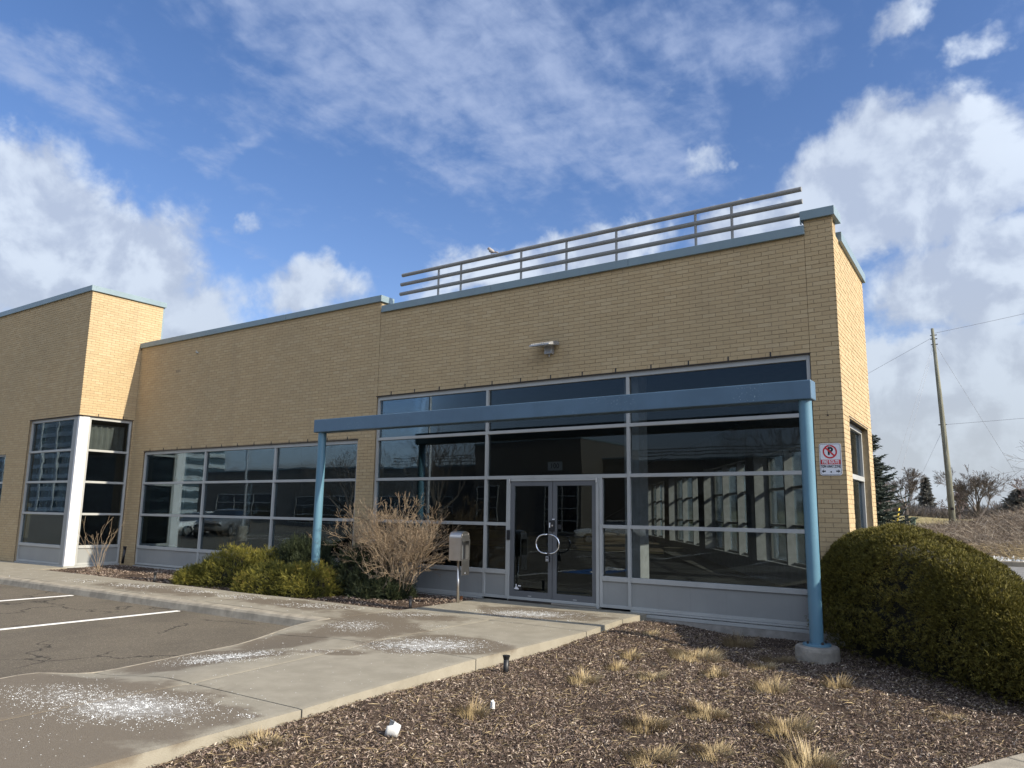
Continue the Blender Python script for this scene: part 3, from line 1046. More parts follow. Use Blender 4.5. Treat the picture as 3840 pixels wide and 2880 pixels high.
# ------------------------------------------------------------------ the office building
B = empty('office_building', (0, 0, 0), "single-storey buff brick office with blue parapet caps and dark glazing", "building")
FF = Frame((0, 0, 0), (1, 0, 0), (0, -1, 0))
FS = Frame((5.952, 0, 0), (-0.041, 0.999, 0), (0.999, 0.041, 0))
FPL = Frame((-13.157, -1.56, 0), (-1, 0, 0), (0, -1, 0))
FPR = Frame((-13.157, 0, 0), (0, -1, 0), (1, 0, 0))
COURSE, PITCH, JOINT = 0.0685, 0.2225, 0.0095


def cut(a0, a1, holes):
    segs = [(a0, a1)]
    for h0, h1 in holes:
        ns = []
        for s0, s1 in segs:
            if h1 <= s0 or h0 >= s1:
                ns.append((s0, s1))
            else:
                if h0 - s0 > 0.02:
                    ns.append((s0, h0))
                if s1 - h1 > 0.02:
                    ns.append((h1, s1))
        segs = ns
    return segs


ALLB = []     # (frame, a0, a1, z0, z1, wall object)


def brick_wall(fr, a0, a1, z0, z1, holes, corner0=False, corner1=False, thick=0.30):
    """mortar core with openings (its own mesh) + brick list"""
    zs = sorted({z0, z1} | {h[2] for h in holes if z0 < h[2] < z1} | {h[3] for h in holes if z0 < h[3] < z1})
    m = MB()
    ins0, ins1 = (0.03 if corner0 else 0), (0.03 if corner1 else 0)
    for q0, q1 in zip(zs[:-1], zs[1:]):
        zm = (q0 + q1) / 2
        for s0, s1 in cut(a0 + ins0, a1 - ins1, [(h[0], h[1]) for h in holes if h[2] < zm < h[3]]):
            m.fbox(fr, s0, s1, -thick, -0.005, q0, q1)
    w = m.build('wall', M['mortar'], B)
    k0 = int(math.floor(z0 / COURSE)) - 1
    k = k0
    while k * COURSE < z1:
        c0, c1 = k * COURSE + JOINT, (k + 1) * COURSE
        k += 1
        c0_, c1_ = max(c0, z0), min(c1, z1)
        if c1_ - c0_ < 0.012:
            continue
        zm = (c0_ + c1_) / 2
        segs = cut(a0, a1, [(h[0], h[1]) for h in holes if h[2] < zm < h[3]])
        off = (k % 2) * PITCH / 2 + a1 + JOINT
        for s0, s1 in segs:
            j = math.floor((s0 - off) / PITCH)
            while off + j * PITCH < s1:
                b0, b1 = off + j * PITCH, off + (j + 1) * PITCH - JOINT
                j += 1
                b0, b1 = max(b0, s0), min(b1, s1)
                if b1 - b0 > 0.018:
                    ALLB.append((fr, b0, b1, c0_, c1_, w))
    return w


MAIN_W = (-3.517, 5.518, -0.4, 4.034)
MID_W = (-12.527, -4.041, -0.4, 3.125)
w_mid = brick_wall(FF, -13.157, -3.512, -0.25, 6.17, [MID_W])
w_main = brick_wall(FF, -3.502, 5.529, -0.25, 5.915, [MAIN_W])
w_pil = brick_wall(FF, 5.535, 5.952, -0.25, 6.143, [], corner1=True, thick=0.35)
w_side = brick_wall(FS, 0.0, 2.96, -0.25, 5.90, [(0.54, 2.50, 0.51, 3.11)], corner0=True)
w_pl = brick_wall(FPL, 0.0, 12.0, -0.25, 7.53, [(-0.1, 2.85, -0.4, 4.034), (4.15, 9, 0.5, 3.12)], corner0=True)
w_pr = brick_wall(FPR, -0.55, 1.56, -0.25, 7.53, [(0.05, 1.7, -0.4, 4.034)], corner1=True)
# upper return of the pillar and mid parapet
MB().box(-3.80, -3.512, 0.303, 0.62, 5.9, 6.17).build('parapet_return', M['far_brick'], B)

# the 300 bricks that show largest are single objects, the rest joined per wall
def vis(e):
    fr, a0, a1, z0, z1, w = e
    c = np.array(fr.p((a0 + a1) / 2, 0, (z0 + z1) / 2))
    v = CAM - c
    d = np.linalg.norm(v)
    cosn = v @ np.array(fr.n) / d
    hid = (c[0] > 5.9 and c[1] > 0.05 and c[2] < 1.45) or (c[0] > 5.55 and c[2] < 1.2) or c[2] < 0
    return -1 if hid else (a1 - a0) * (z1 - z0) * cosn / d ** 2


sc_ = np.array([vis(e) for e in ALLB])
order = np.argsort(-sc_)
single = set(order[:300].tolist())
shared = {}
rest = {}
for idx, (fr, a0, a1, z0, z1, w) in enumerate(ALLB):
    pr = RNG.normal(0, 0.0012)
    if idx in single:
        key = (id(fr), round(a1 - a0, 4), round(z1 - z0, 4))
        if key not in shared:
            mb = MB()
            f0 = Frame((0, 0, 0), fr.u, fr.n)
            mb.fbox(f0, 0, a1 - a0, -0.03, 0, 0, z1 - z0)
            me = mb.mesh('brick')
            me.materials.append(M['brick'])
            shared[key] = me
        o = bpy.data.objects.new('brick', shared[key])
        o.location = fr.p(a0, pr, z0)
        o.parent = w
        COL.objects.link(o)
    else:
        rest.setdefault(w.name, [w, []])[1].append((fr, a0, a1, z0, z1, pr))
for w, lst in rest.values():
    V, F, R = [], [], []
    for fr, a0, a1, z0, z1, pr in lst:
        i = len(V)
        for b in (-0.02, pr):
            V += [fr.p(a0, b, z0), fr.p(a1, b, z0), fr.p(a1, b, z1), fr.p(a0, b, z1)]
        q = [(4, 5, 6, 7), (0, 1, 5, 4), (2, 3, 7, 6), (1, 2, 6, 5), (3, 0, 4, 7)]
        if fr.u.cross(Vector((0, 0, 1))).dot(fr.n) < 0:
            q = [t_[::-1] for t_ in q]
        F += [tuple(i + k for k in t_) for t_ in q]
        R += [RNG.uniform()] * 8
    o = np_mesh('brick_courses', V, F, M['brick'], w, rnd=R)
    o['kind'] = 'stuff'

# parapet caps, in lengths with butt joints
def cap(fr, a0, a1, z0, z1, step=3.05, b0=-0.36, b1=0.055, dz=0.0):
    n = max(1, round((a1 - a0) / step))
    for k in range(n):
        s0, s1 = a0 + (a1 - a0) * k / n, a0 + (a1 - a0) * (k + 1) / n
        m = MB()
        m.extrude([(0, 0)], fr, 0, 0) if False else None
        m.fbox(fr, s0 + .002, s1 - .002, b1 - 0.004 if False else b0, b1, z0, z1)
        m.build('parapet_cap', M['cap_blue'], B, bevel=0.006)


cap(FF, -13.157, -3.455, 6.165, 6.31)
cap(FF, -3.452, 5.545, 5.91, 6.06)
cap(FF, 5.49, 6.0, 6.14, 6.287, b0=-0.42)
MB().box(5.49, 5.508, -0.05, 0.0, 6.085, 6.14).build('parapet_cap', M['cap_blue'], B)
cap(FS, 0.46, 3.02, 5.87, 6.03)
cap(FPL, -0.055, 12.0, 7.53, 7.685)
m = MB().box(-13.5, -13.1, -1.50, 0.62, 7.532, 7.683).build('parapet_cap', M['cap_blue'], B, bevel=0.006)
MB().box(-13.46, -13.17, 0.552, 0.60, 6.0, 7.53).build('corner_flashing', M['cap_blue'], B)
# steel lintels and black weep vents
def lintel(fr, a0, a1, z):
    MB().fbox(fr, a0 - .02, a1 + .02, -0.14, 0.006, z - 0.004, z + 0.012).build('lintel', M['dark_steel'], B)


lintel(FF, MAIN_W[0], MAIN_W[1], 4.034)
lintel(FF, MID_W[0], MID_W[1], 3.125)
lintel(FPL, 0.0, 2.85, 4.034)
lintel(FPR, 0.05, 1.55, 4.034)
lintel(FS, 0.54, 2.50, 3.11)
for k in range(13):
    a = MAIN_W[0] + 0.42 + k * 0.67
    MB().fbox(FF, a - .010, a + .010, -0.01, 0.006, 4.047, 4.118).build('weep_vent', M['black_plastic'], w_main)
for k in range(13):
    a = MID_W[0] + 0.3 + k * 0.655
    MB().fbox(FF, a - .010, a + .010, -0.01, 0.006, 3.138, 3.203).build('weep_vent', M['black_plastic'], w_mid)
for a in (0.35, 1.05):
    MB().fbox(FPR, a - .010, a + .010, -0.01, 0.006, 4.047, 4.118).build('weep_vent', M['black_plastic'], w_pr)
MB().fbox(FF, -10.34, -10.29, -0.02, 0.05, 5.72, 5.76).fbox(FF, -10.33, -10.30, 0.05, 0.07, 5.725, 5.79).build('wall_bracket', M['curtain_cloth'], w_mid, bevel=.01)
MB().tube([(5.74, 0.01, 3.63 - .55), (5.74, -0.012, 3.63 - .55)], 0.012, 8).build('wall_anchor', M['dark_steel'], w_pil)

# foundation strip under the brick and glazing
MB().box(-3.5, 5.94, -0.015, 0.28, -0.7, -0.025).build('foundation', M['foundation'], B)
MB().box(-13.0, -3.52, -0.015, 0.28, -0.5, -0.025).build('foundation', M['foundation'], B)

ZT = [3.107, 2.244, 1.377, 0.508]
FW = 0.055           # half-width of members x2


def window(fr, a0, a1, ztop, verts, rows, depth=0.035, panels=True, open_rows=None, skip=None, vspec=None, sill=0.0, glass='tinted_glass', zbot=0.03):
    """glazed screen: own mesh is the outer frame; members, panes and panels are its children"""
    m = MB()
    g = FW
    b0, b1 = -depth - 0.09, -depth
    m.fbox(fr, a0, a0 + g, b0, b1, zbot, ztop)
    m.fbox(fr, a1 - g, a1, b0, b1, zbot, ztop)
    m.fbox(fr, a0 + g, a1 - g, b0, b1 - .001, ztop - 0.085, ztop)
    m.fbox(fr, a0 + g, a1 - g, b0, b1 - .001, zbot, zbot + 0.05)
    w = m.build('window', M['frame_grey'], B, bevel=0.003, seg=1)
    cols = [a0 + g] + [v for v in verts] + [a1 - g]
    # mullions run full height unless vspec gives (z0, z1)
    for k, v in enumerate(verts):
        z0, z1 = (vspec or {}).get(k, (zbot + .05, ztop - .085))
        MB().fbox(fr, v - g / 2, v + g / 2, b0 + .002, b1 + .006, z0, z1).build('mullion', M['frame_grey'], w, bevel=0.003, seg=1)
    edges = [(cols[i] + (g / 2 if i else 0), cols[i + 1] - (g / 2 if i + 1 < len(cols) - 1 else 0)) for i in range(len(cols) - 1)]
    for i, (c0, c1) in enumerate(edges):
        zs = [ztop - 0.085] + [z for z in rows] + [zbot + 0.05]
        for j, z in enumerate(rows):
            if skip and skip(i, j, 't'):
                continue
            h_ = 0.03 if j < len(rows) - 1 else 0.04
            MB().fbox(fr, c0, c1, b0 + .004, b1 + (.003 if j < len(rows) - 1 else .012), z - h_, z + h_).build('transom', M['frame_grey'], w, bevel=0.003, seg=1)
        for j in range(len(zs) - 1):
            if skip and skip(i, j, 'p'):
                continue
            zt, zb = zs[j] - (0.03 if 0 < j else 0), zs[j + 1] + (0.03 if j < len(zs) - 2 else 0)
            if panels and j == len(zs) - 2:
                MB().fbox(fr, c0, c1, b0 + .03, b1 - 0.018, zb, zt - .01).build('spandrel_panel', M['panel_grey'], w)
            else:
                # glazing beads frame each pane
                MB().fbox(fr, c0 + .002, c1 - .002, -depth - 0.052, -depth - 0.046, zb + .002, zt - .002).build('pane', M[glass], w)
    return w


DX0, DX1 = 0.0, 1.906
X1, X2 = -0.552, 2.469


def main_skip(i, j, typ):
    # columns: 0 | 1 sidelight | 2 doorway | 3 sidelight | 4 ; rows: 0..3 transoms
    if i == 2 and typ == 't' and j >= 2:
        return True
    if i == 2 and typ == 'p' and j >= 2:
        return True
    if i in (1, 2, 3) and typ == 'p' and j < 2:
        return True
    if i in (1, 2, 3) and typ == 't' and j < 2:
        return True
    return False


wm = window(FF, MAIN_W[0], MAIN_W[1], MAIN_W[3], [X1, DX0 - 0.03, DX1 + 0.03, X2], ZT, skip=main_skip,
            vspec={1: (0.03, 2.21), 2: (0.03, 2.21)})
bb0, bb1 = -0.125, -0.035
MB().fbox(FF, X1 + .0275, X2 - .0275, bb0 + .004, bb1 + .003, ZT[0] - .03, ZT[0] + .03).build('transom', M['frame_grey'], wm, bevel=.003, seg=1)
MB().fbox(FF, X1 + .0275, X2 - .0275, bb0 + .004, bb1 + .003, ZT[1] - .035, ZT[1] + .03).build('transom', M['frame_grey'], wm, bevel=.003, seg=1)
MB().fbox(FF, X1 + .03, X2 - .03, -0.087, -0.081, ZT[0] + .032, 4.034 - .087).build('pane', M['tinted_glass'], wm)
MB().fbox(FF, X1 + .03, X2 - .03, -0.087, -0.081, ZT[1] + .032, ZT[0] - .032).build('pane', M['tinted_glass'], wm)
for s0, s1 in ((-3.51, -0.585), (X2 + .03, 5.50)):
    MB().fbox(FF, s0, s1, -0.10, 0.0, 0.0, 0.028).build('sill', M['frame_grey'], wm)
    MB().fbox(FF, s0, s1, -0.10, 0.022, -0.062, -0.012).build('base_flashing', M['frame_grey'], wm)

window(FF, MID_W[0], MID_W[1], MID_W[3], [-9.665, -6.855], ZT[1:])
MB().fbox(FF, MID_W[0], MID_W[1], -0.10, 0.022, -0.05, 0.012).build('base_flashing', M['frame_grey'], B)

# projecting wing: corner glazing and its corner post in a lit and a shaded colour
window(FPL, 0.33, 2.85, 4.034, [], ZT, depth=0.06)
window(FPR, 0.06, 1.25, 4.034, [], ZT, depth=0.045)
window(FPL, 4.15, 9.0, 3.12, [6.5], ZT[1:3], depth=0.06, panels=False, zbot=0.52)
MB().fbox(FPR, 1.256, 1.53, -0.12, -0.03, 0.0, 4.02).build('corner_post', M['post_sunlit'], B, bevel=.004)
MB().fbox(FPL, 0.125, 0.324, -0.12, -0.035, 0.0, 4.02).build('corner_post', M['panel_grey'], B, bevel=.004)  # shaded face of the same post, given the darker paint
MB().box(-16.0, -13.205, -1.545, -1.50, -0.06, 0.026).build('base_flashing', M['frame_grey'], B)
MB().box(-13.2, -13.145, -1.56, -0.06, -0.06, 0.028).build('base_flashing', M['frame_grey'], B)

# side wall window, set back in its reveal
ws = window(FS, 0.54, 2.50, 3.10, [], [2.235], depth=0.10, panels=False, zbot=0.51)

# diagonal glazed wall behind (seen through the front glass, from inside)
DV = Vector((-0.53, 0.85, 0)).normalized()
DN = Vector((0.85, 0.53, 0)).normalized()
FD = Frame((5.83, 2.96, 0), DV, DN)
sill_m = MB().fbox(FD, 0.12, 38, -0.36, 0.0, -0.2, 0.508)
sill_m.build('wall', M['interior_white'], B)
MB().fbox(FD, 0.12, 38, -0.36, 0.0, 3.11, 5.9).build('wall', M['interior_white'], B)
MB().fbox(FD, 0.35, 38, 0.004, 0.11, 3.12, 5.9).build('brick_facing', M['far_brick'], B)
MB().fbox(FD, 0.35, 38, 0.004, 0.11, -0.3, 0.50).build('brick_facing', M['far_brick'], B)
piers = [(0.14, 0.55), (5.85, 6.70), (12.15, 13.15), (19.6, 20.9), (27.0, 28.0), (34.2, 35.1)]
for k, (s0, s1) in enumerate(piers):
    MB().fbox(FD, s0, s1, -0.55 if k else -0.30, -0.012, 0.506, 3.112).build('pier', M['interior_white'], B)
for (a0, a1), (a2, a3) in zip(piers[:-1], piers[1:]):
    wl = (a2 - a1) / 3
    m = MB()
    for zz in (0.54, 1.377, 2.244, 3.07):
        m.fbox(FD, a1, a2, -0.20, -0.10, zz - .03, zz + .03)
    for q in (a1 + .03, a2 - .03):
        m.fbox(FD, q - .03, q + .03, -0.199, -0.099, 0.51, 3.10)
    wob = m.build('window', M['frame_grey'], B)
    for q in (a1 + wl, a1 + 2 * wl):
        MB().fbox(FD, q - .04, q + .04, -0.34, -0.11, 0.512, 3.105).build('mullion', M['interior_white'], wob)
    for zb, zt in ((0.57, 1.345), (1.41, 2.21), (2.275, 3.04)):
        MB().fbox(FD, a1 + .06, a2 - .06, -0.153, -0.147, zb, zt).build('pane', M['tinted_glass'], wob)

# inside: floor, ceiling, far walls, columns and a partition end
foot = [(-29.5, 0.32), (5.6, 0.32), (5.50, 2.9), (-13.3, 32.5), (-29.5, 32.5)]
def slab_poly(name, z0, z1, mtl):
    fr = None
    m = MB()
    n = len(foot)
    m.v += [(x, y, z0) for x, y in foot] + [(x, y, z1) for x, y in foot]
    m.f.append(tuple(range(n - 1, -1, -1)))
    m.f.append(tuple(range(n, 2 * n)))
    for k in range(n):
        m.f.append((k, (k + 1) % n, n + (k + 1) % n, n + k))
    m.build(name, mtl, B)


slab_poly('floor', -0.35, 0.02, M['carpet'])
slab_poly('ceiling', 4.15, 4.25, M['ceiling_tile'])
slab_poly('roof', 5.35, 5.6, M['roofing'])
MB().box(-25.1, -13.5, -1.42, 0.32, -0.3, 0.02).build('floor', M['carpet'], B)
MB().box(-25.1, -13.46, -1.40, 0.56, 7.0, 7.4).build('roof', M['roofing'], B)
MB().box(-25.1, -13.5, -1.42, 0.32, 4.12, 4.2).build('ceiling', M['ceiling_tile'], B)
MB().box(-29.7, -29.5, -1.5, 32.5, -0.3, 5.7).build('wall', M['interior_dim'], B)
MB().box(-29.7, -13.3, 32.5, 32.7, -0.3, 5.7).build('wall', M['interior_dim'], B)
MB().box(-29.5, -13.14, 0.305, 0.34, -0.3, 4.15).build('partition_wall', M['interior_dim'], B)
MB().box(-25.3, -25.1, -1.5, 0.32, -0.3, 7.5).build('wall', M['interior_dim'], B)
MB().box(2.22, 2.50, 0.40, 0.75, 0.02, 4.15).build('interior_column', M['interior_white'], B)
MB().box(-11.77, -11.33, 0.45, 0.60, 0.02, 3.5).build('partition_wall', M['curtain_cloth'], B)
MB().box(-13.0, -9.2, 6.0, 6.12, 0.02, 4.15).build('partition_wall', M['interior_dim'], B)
cur = MB()
n = 40
for k in range(n):
    a, a2 = 0.10 + 1.1 * k / n, 0.10 + 1.1 * (k + 1) / n
    w0, w1 = 0.03 * math.sin(k * 1.1), 0.03 * math.sin((k + 1) * 1.1)
    cur.poly([FPR.p(a, -0.32 + w0, 3.14), FPR.p(a2, -0.32 + w1, 3.14), FPR.p(a2, -0.32 + w1, 3.85), FPR.p(a, -0.32 + w0, 3.85)])
cur.build('curtain', M['curtain_cloth'], B)

# entrance doors
def door(x0, x1, z0, z1, gx0, gx1):
    m = MB()
    m.fbox(FF, x0, gx0, -0.10, -0.045, z0, z1)
    m.fbox(FF, gx1, x1, -0.10, -0.045, z0, z1)
    m.fbox(FF, gx0, gx1, -0.0995, -0.0455, z1 - 0.085, z1)
    m.fbox(FF, gx0, gx1, -0.0995, -0.0455, z0, z0 + 0.155)
    d = m.build('door', M['door_grey'], B, bevel=.003, seg=1)
    MB().fbox(FF, gx0 + .001, gx1 - .001, -0.076, -0.070, z0 + .156, z1 - .086).build('glass', M['door_glass'], d)
    return d


dl = door(0.03, 0.945, 0.03, 2.165, 0.115, 0.86)
dr = door(0.955, 1.84, 0.03, 2.165, 1.035, 1.757)
m = MB()
m.fbox(FF, 0.0, 0.028, -0.11, -0.03, 0.0, 2.21)
m.fbox(FF, 1.842, 1.90, -0.11, -0.025, 0.0, 2.21)
m.fbox(FF, 0.028, 1.842, -0.11, -0.03, 2.168, 2.208)
m.build('door_frame', M['frame_grey'], B, bevel=.003, seg=1)
MB().fbox(FF, 0.955, 1.842, -0.11, -0.01, 0.0, 0.028).build('threshold', M['steel_brushed'], B)
MB().fbox(FF, 0.02, 0.955, -0.11, -0.02, 0.0, 0.026).build('threshold', M['dark_steel'], B)
for sgn, d, cx in ((-1, dl, 0.925), (1, dr, 0.975)):
    pts = [(cx, -0.045, 1.05 + 0.16)]
    for a in np.linspace(PI / 2, -PI / 2, 17):
        pts.append((cx + sgn * 0.215 * math.cos(a) ** 0.8, -0.115, 1.05 + 0.165 * math.sin(a)))
    pts.append((cx, -0.045, 1.05 - 0.16))
    MB().tube(pts, 0.0135, 8).build('handle', M['chrome'], d, smooth=True)
lk = MB().fbox(FF, 0.90, 1.0, -0.045, -0.012, 1.27, 1.46).build('lock', M['black_plastic'], dr, bevel=.004)
MB().tube([FF.p(0.975, -0.012, 1.37), FF.p(0.975, 0.002, 1.37)], 0.017, 12).build('lock_cylinder', M['chrome'], dr)
MB().fbox(FF, 0.903, 0.926, -0.012, -0.0095, 1.335, 1.42).fbox(FF, 0.955, 0.998, -0.045, -0.030, 1.472, 1.49).build('lock_label', M['sign_white'], dr)
MB().fbox(FF, 1.05, 1.13, -0.0695, -0.066, 1.31, 1.39).build('lock_box', M['black_plastic'], dr)
MB().fbox(FF, 0.125, 0.225, -0.0695, -0.0675, 0.205, 0.23).fbox(FF, 0.14, 0.20, -0.0695, -0.0675, 0.23, 0.25).fbox(FF, 0.155, 0.175, -0.0695, -0.0675, 0.25, 0.30).fbox(FF, 0.205, 0.27, -0.0695, -0.0675, 0.262, 0.282).build('sticker', M['sign_white'], dl)
MB().fbox(FF, 0.235, 0.285, -0.0695, -0.0682, 0.20, 0.26).build('sticker', M['black_plastic'], dl)
MB().fbox(FF, 0.44, 0.515, -0.0445, -0.0425, 0.10, 0.115).build('rail_plate', M['frame_grey'], dl)
MB().fbox(FF, 1.38, 1.455, -0.0445, -0.0425, 0.10, 0.115).build('rail_plate', M['frame_grey'], dr)
MB().fbox(FF, -0.02, 0.038, -0.03, 0.004, 1.09, 1.27).build('card_reader', M['black_plastic'], B, bevel=.004)
for xx in (0.02, 1.86):
    MB().tube([FF.p(xx, -0.02, 2.13), FF.p(xx, -0.02, 2.215)], 0.014, 8).build('pivot', M['steel_brushed'], B)
for xx in (1.938, 2.476):
    MB().fbox(FF, xx - .018, xx + .018, -0.034, -0.027, 1.42, 1.63).build('paint_scrape', M['galvanised'], B)

# house number card behind the glass above the doors
nm = MB().fbox(FF, 0.80, 1.11, -0.12, -0.115, 2.36, 2.52).build('number_card', M['print_grey'], B)


def text(s, fr, a, z, b, size, mtl, parent, sx=1.0, name='lettering', ext=0.0006, bold=0.0, align='CENTER'):
    cu = bpy.data.curves.new(name, 'FONT')
    cu.body = s
    cu.size = size
    cu.extrude = ext
    cu.offset = bold
    cu.align_x = align
    cu.align_y = 'CENTER'
    cu.materials.append(M[mtl])
    tmp = bpy.data.objects.new(name, cu)
    COL.objects.link(tmp)
    bpy.context.view_layer.update()
    me = bpy.data.meshes.new_from_object(tmp.evaluated_get(bpy.context.evaluated_depsgraph_get()))
    bpy.data.objects.remove(tmp)
    bpy.data.curves.remove(cu)
    o = bpy.data.objects.new(name, me)
    COL.objects.link(o)
    R3 = Matrix((fr.u, Vector((0, 0, 1)), fr.u.cross(Vector((0, 0, 1))))).transposed().to_4x4()
    mw = Matrix.Translation(fr.p(a, b, z)) @ R3 @ Matrix.Diagonal((sx, 1, 1, 1))
    o.parent = parent
    p, off = parent, Vector((0, 0, 0))
    while p is not None:
        off += Vector(p.location) + p.matrix_parent_inverse.translation
        p = p.parent
    o.matrix_parent_inverse = Matrix.Translation(-off)
    o.matrix_basis = mw
    return o


text("100", FF, 0.95, 2.44, -0.114, 0.13, 'sign_black', nm, 1.0)

# ------------------------------------------------------------------ entrance portal
BX0, BX1 = -3.70, 5.882
portal = empty('entrance_portal', (1.1, -1.43, -0.1), "blue steel portal frame of one long beam on two round posts", "portal")
MB().box(BX0, BX1, -1.555, -1.31, 3.115, 3.372).build('beam', M['beam_blue'], portal, bevel=0.014, seg=3)
for cx, zb in ((BX0 + .13, -0.1), (BX1 - 0.115, 0.02)):
    MB().tube([(cx, -1.43, zb), (cx, -1.43, 3.116)], 0.083, 28).build('post', M['column_blue'], portal, smooth=False)
for o in portal.children:
    if o.name.startswith('post'):
        m = o.modifiers.new('s', 'EDGE_SPLIT')
        o.data.polygons.foreach_set('use_smooth', np.ones(len(o.data.polygons), bool))
        m.split_angle = rad(40)
cx = BX1 - 0.115
bpn = MB().lathe([(0.17, 0.0), (0.17, 0.022), (0.165, 0.026)], cx, -1.43, 24).build('base_plate', M['column_blue'], portal)
for k in range(4):
    a = PI / 4 + k * PI / 2
    MB().lathe([(0.016, 0.026), (0.016, 0.05), (0.008, 0.056)], cx + 0.125 * math.cos(a), -1.43 + .125 * math.sin(a), 6).build('bolt', M['dark_steel'], bpn)
ft = MB().lathe([(0.268, -0.4), (0.266, -0.05), (0.258, -0.018), (0.240, 0.0), (0.0, 0.0)], cx, -1.43, 40)
ft.build('footing', M['footing_concrete'], portal)

# ------------------------------------------------------------------ roof railing and bird
rail = empty('roof_railing', (1.1, 0.3, 5.9), "three-bar dark grey pipe railing standing along the roof edge", "railing")
for z, x0, x1 in ((6.80, -3.18, 5.46), (6.59, -3.21, 5.465), (6.372, -3.225, 5.47)):
    MB().tube([(x0, 0.30, z), (x1, 0.30, z)], 0.041, 14).build('rail', M['rail_grey'], rail)
for x in (-2.123, -1.506, 0.028, 1.079, 2.146, 3.674, 4.313):
    MB().tube([(x, 0.30, 5.9), (x, 0.30, 6.78)], 0.024, 10).build('baluster', M['rail_grey'], rail)
bd = MB()
bz = 6.86
bd.tube([(-0.62, .3, bz + .01), (-0.66, .3, bz + .02), (-0.70, .3, bz + .045), (-0.745, .3, bz + .075), (-0.765, .3, bz + .105), (-0.785, .3, bz + .125), (-0.81, .3, bz + .115), (-.825, .3, bz + .112)], [.012, .026, .042, .043, .032, .028, .018, .003], 10)
bd.tube([(-0.63, .3, bz + .018), (-0.55, .3, bz - .005)], [.016, .012], 6)
bd.tube([(-.72, .285, bz + .02), (-.72, .285, bz - .02)], .004, 5).tube([(-.72, .315, bz + .02), (-.72, .315, bz - .02)], .004, 5)
tag(bd.build('bird', M['bird_grey'], smooth=True), "small grey bird perched on the top bar of the roof railing", "bird")

# ------------------------------------------------------------------ wall light
wl = empty('wall_light', (0.93, -0.0, 4.62), "silver wall-pack light fixed on the brick above the doors", "wall light")
m = MB()
m.hexa([(0.70, -0.40, 4.60), (1.13, -0.40, 4.60), (1.13, -0.04, 4.66), (0.70, -0.04, 4.66),
        (0.70, -0.40, 4.625), (1.13, -0.40, 4.625), (1.13, -0.04, 4.72), (0.70, -0.04, 4.72)])
m.build('housing', M['galvanised'], wl, bevel=.006)
for k in range(11):
    x = 0.72 + k * 0.039
    MB().hexa([(x, -0.38, 4.632), (x + .012, -0.38, 4.632), (x + .012, -0.10, 4.706), (x, -0.10, 4.706),
               (x, -0.38, 4.652), (x + .012, -0.38, 4.652), (x + .012, -0.10, 4.73), (x, -0.10, 4.73)]).build('heat_fin', M['galvanised'], wl)
MB().hexa([(0.74, -0.37, 4.598), (1.09, -0.37, 4.598), (1.09, -0.12, 4.640), (0.74, -0.12, 4.640),
           (0.74, -0.37, 4.602), (1.09, -0.37, 4.602), (1.09, -0.12, 4.644), (0.74, -0.12, 4.644)]).build('lens', M['lens_grey'], wl)
MB().box(0.84, 1.0, -0.10, 0.0, 4.50, 4.66).build('mounting_box', M['galvanised'], wl, bevel=.008)
MB().tube([(0.92, -0.05, 4.50), (0.92, -0.05, 4.46)], .012, 6).build('conduit', M['galvanised'], wl)

# ------------------------------------------------------------------ no-parking sign
sg = empty('parking_sign', (5.745, -0.01, 2.2), "white no-parking FIRE ROUTE sign on the brick corner pier", "sign")
FG = Frame((5.592, -0.006, 2.197), Vector((0.306, 0, -0.004)), (0, -1, 0))


def rrect(w0, w1, z0, z1, r):
    pts = []
    for cx_, cz_, a0 in ((w1 - r, z1 - r, 0), (w0 + r, z1 - r, 90), (w0 + r, z0 + r, 180), (w1 - r, z0 + r, 270)):
        for k in range(6):
            a = rad(a0 + k * 18)
            pts.append((cx_ + r * math.cos(a), cz_ + r * math.sin(a)))
    return pts


SW, SH = 0.306, 0.468
MB().extrude(rrect(0, SW, 0, SH, .035), FG, 0.0, 0.004).build('plate', M['sign_white'], sg, recalc=True)
bm_ = MB()
o_, i_ = rrect(.010, SW - .010, .010, SH - .010, .028), rrect(.0145, SW - .0145, .0145, SH - .0145, .024)
for k in range(len(o_)):
    k2 = (k + 1) % len(o_)
    bm_.poly([FG.p(o_[k][0], .005, o_[k][1]), FG.p(o_[k2][0], .005, o_[k2][1]), FG.p(i_[k2][0], .005, i_[k2][1]), FG.p(i_[k][0], .005, i_[k][1])])
bm_.build('border', M['sign_black'], sg)
rg = MB()
cx_, cz_ = SW / 2 - .003, 0.345
for k in range(40):
    a, a2 = 2 * PI * k / 40, 2 * PI * (k + 1) / 40
    rg.poly([FG.p(cx_ + r * math.cos(q), .006, cz_ + r * math.sin(q)) for r, q in ((.1, a), (.1, a2), (.078, a2), (.078, a))])
dx, dz = .086 * math.cos(rad(45)), .086 * math.sin(rad(45))
k = .0085
rg.poly([FG.p(cx_ - dx - k, .0065, cz_ + dz - k), FG.p(cx_ + dx - k, .0065, cz_ - dz - k), FG.p(cx_ + dx + k, .0065, cz_ - dz + k), FG.p(cx_ - dx + k, .0065, cz_ + dz + k)])
rg.build('prohibition_ring', M['sign_red'], sg)
text("P", FG, cx_ + .004, cz_ + .004, .0048, .150, 'sign_black', sg, 0.95, 'letter', .0004, .007)
MB().poly([FG.p(.016, .005, .160), FG.p(SW - .016, .005, .160), FG.p(SW - .016, .005, .228), FG.p(.016, .005, .228)]).build('red_band', M['sign_red'], sg)
text("FIRE ROUTE", FG, SW / 2, .193, .006, .066, 'sign_white', sg, 0.66, 'lettering', .0004, .0022)
text("TOW AWAY ZONE", FG, SW / 2, .128, .006, .056, 'sign_black', sg, 0.55, 'lettering', .0004, .0016)
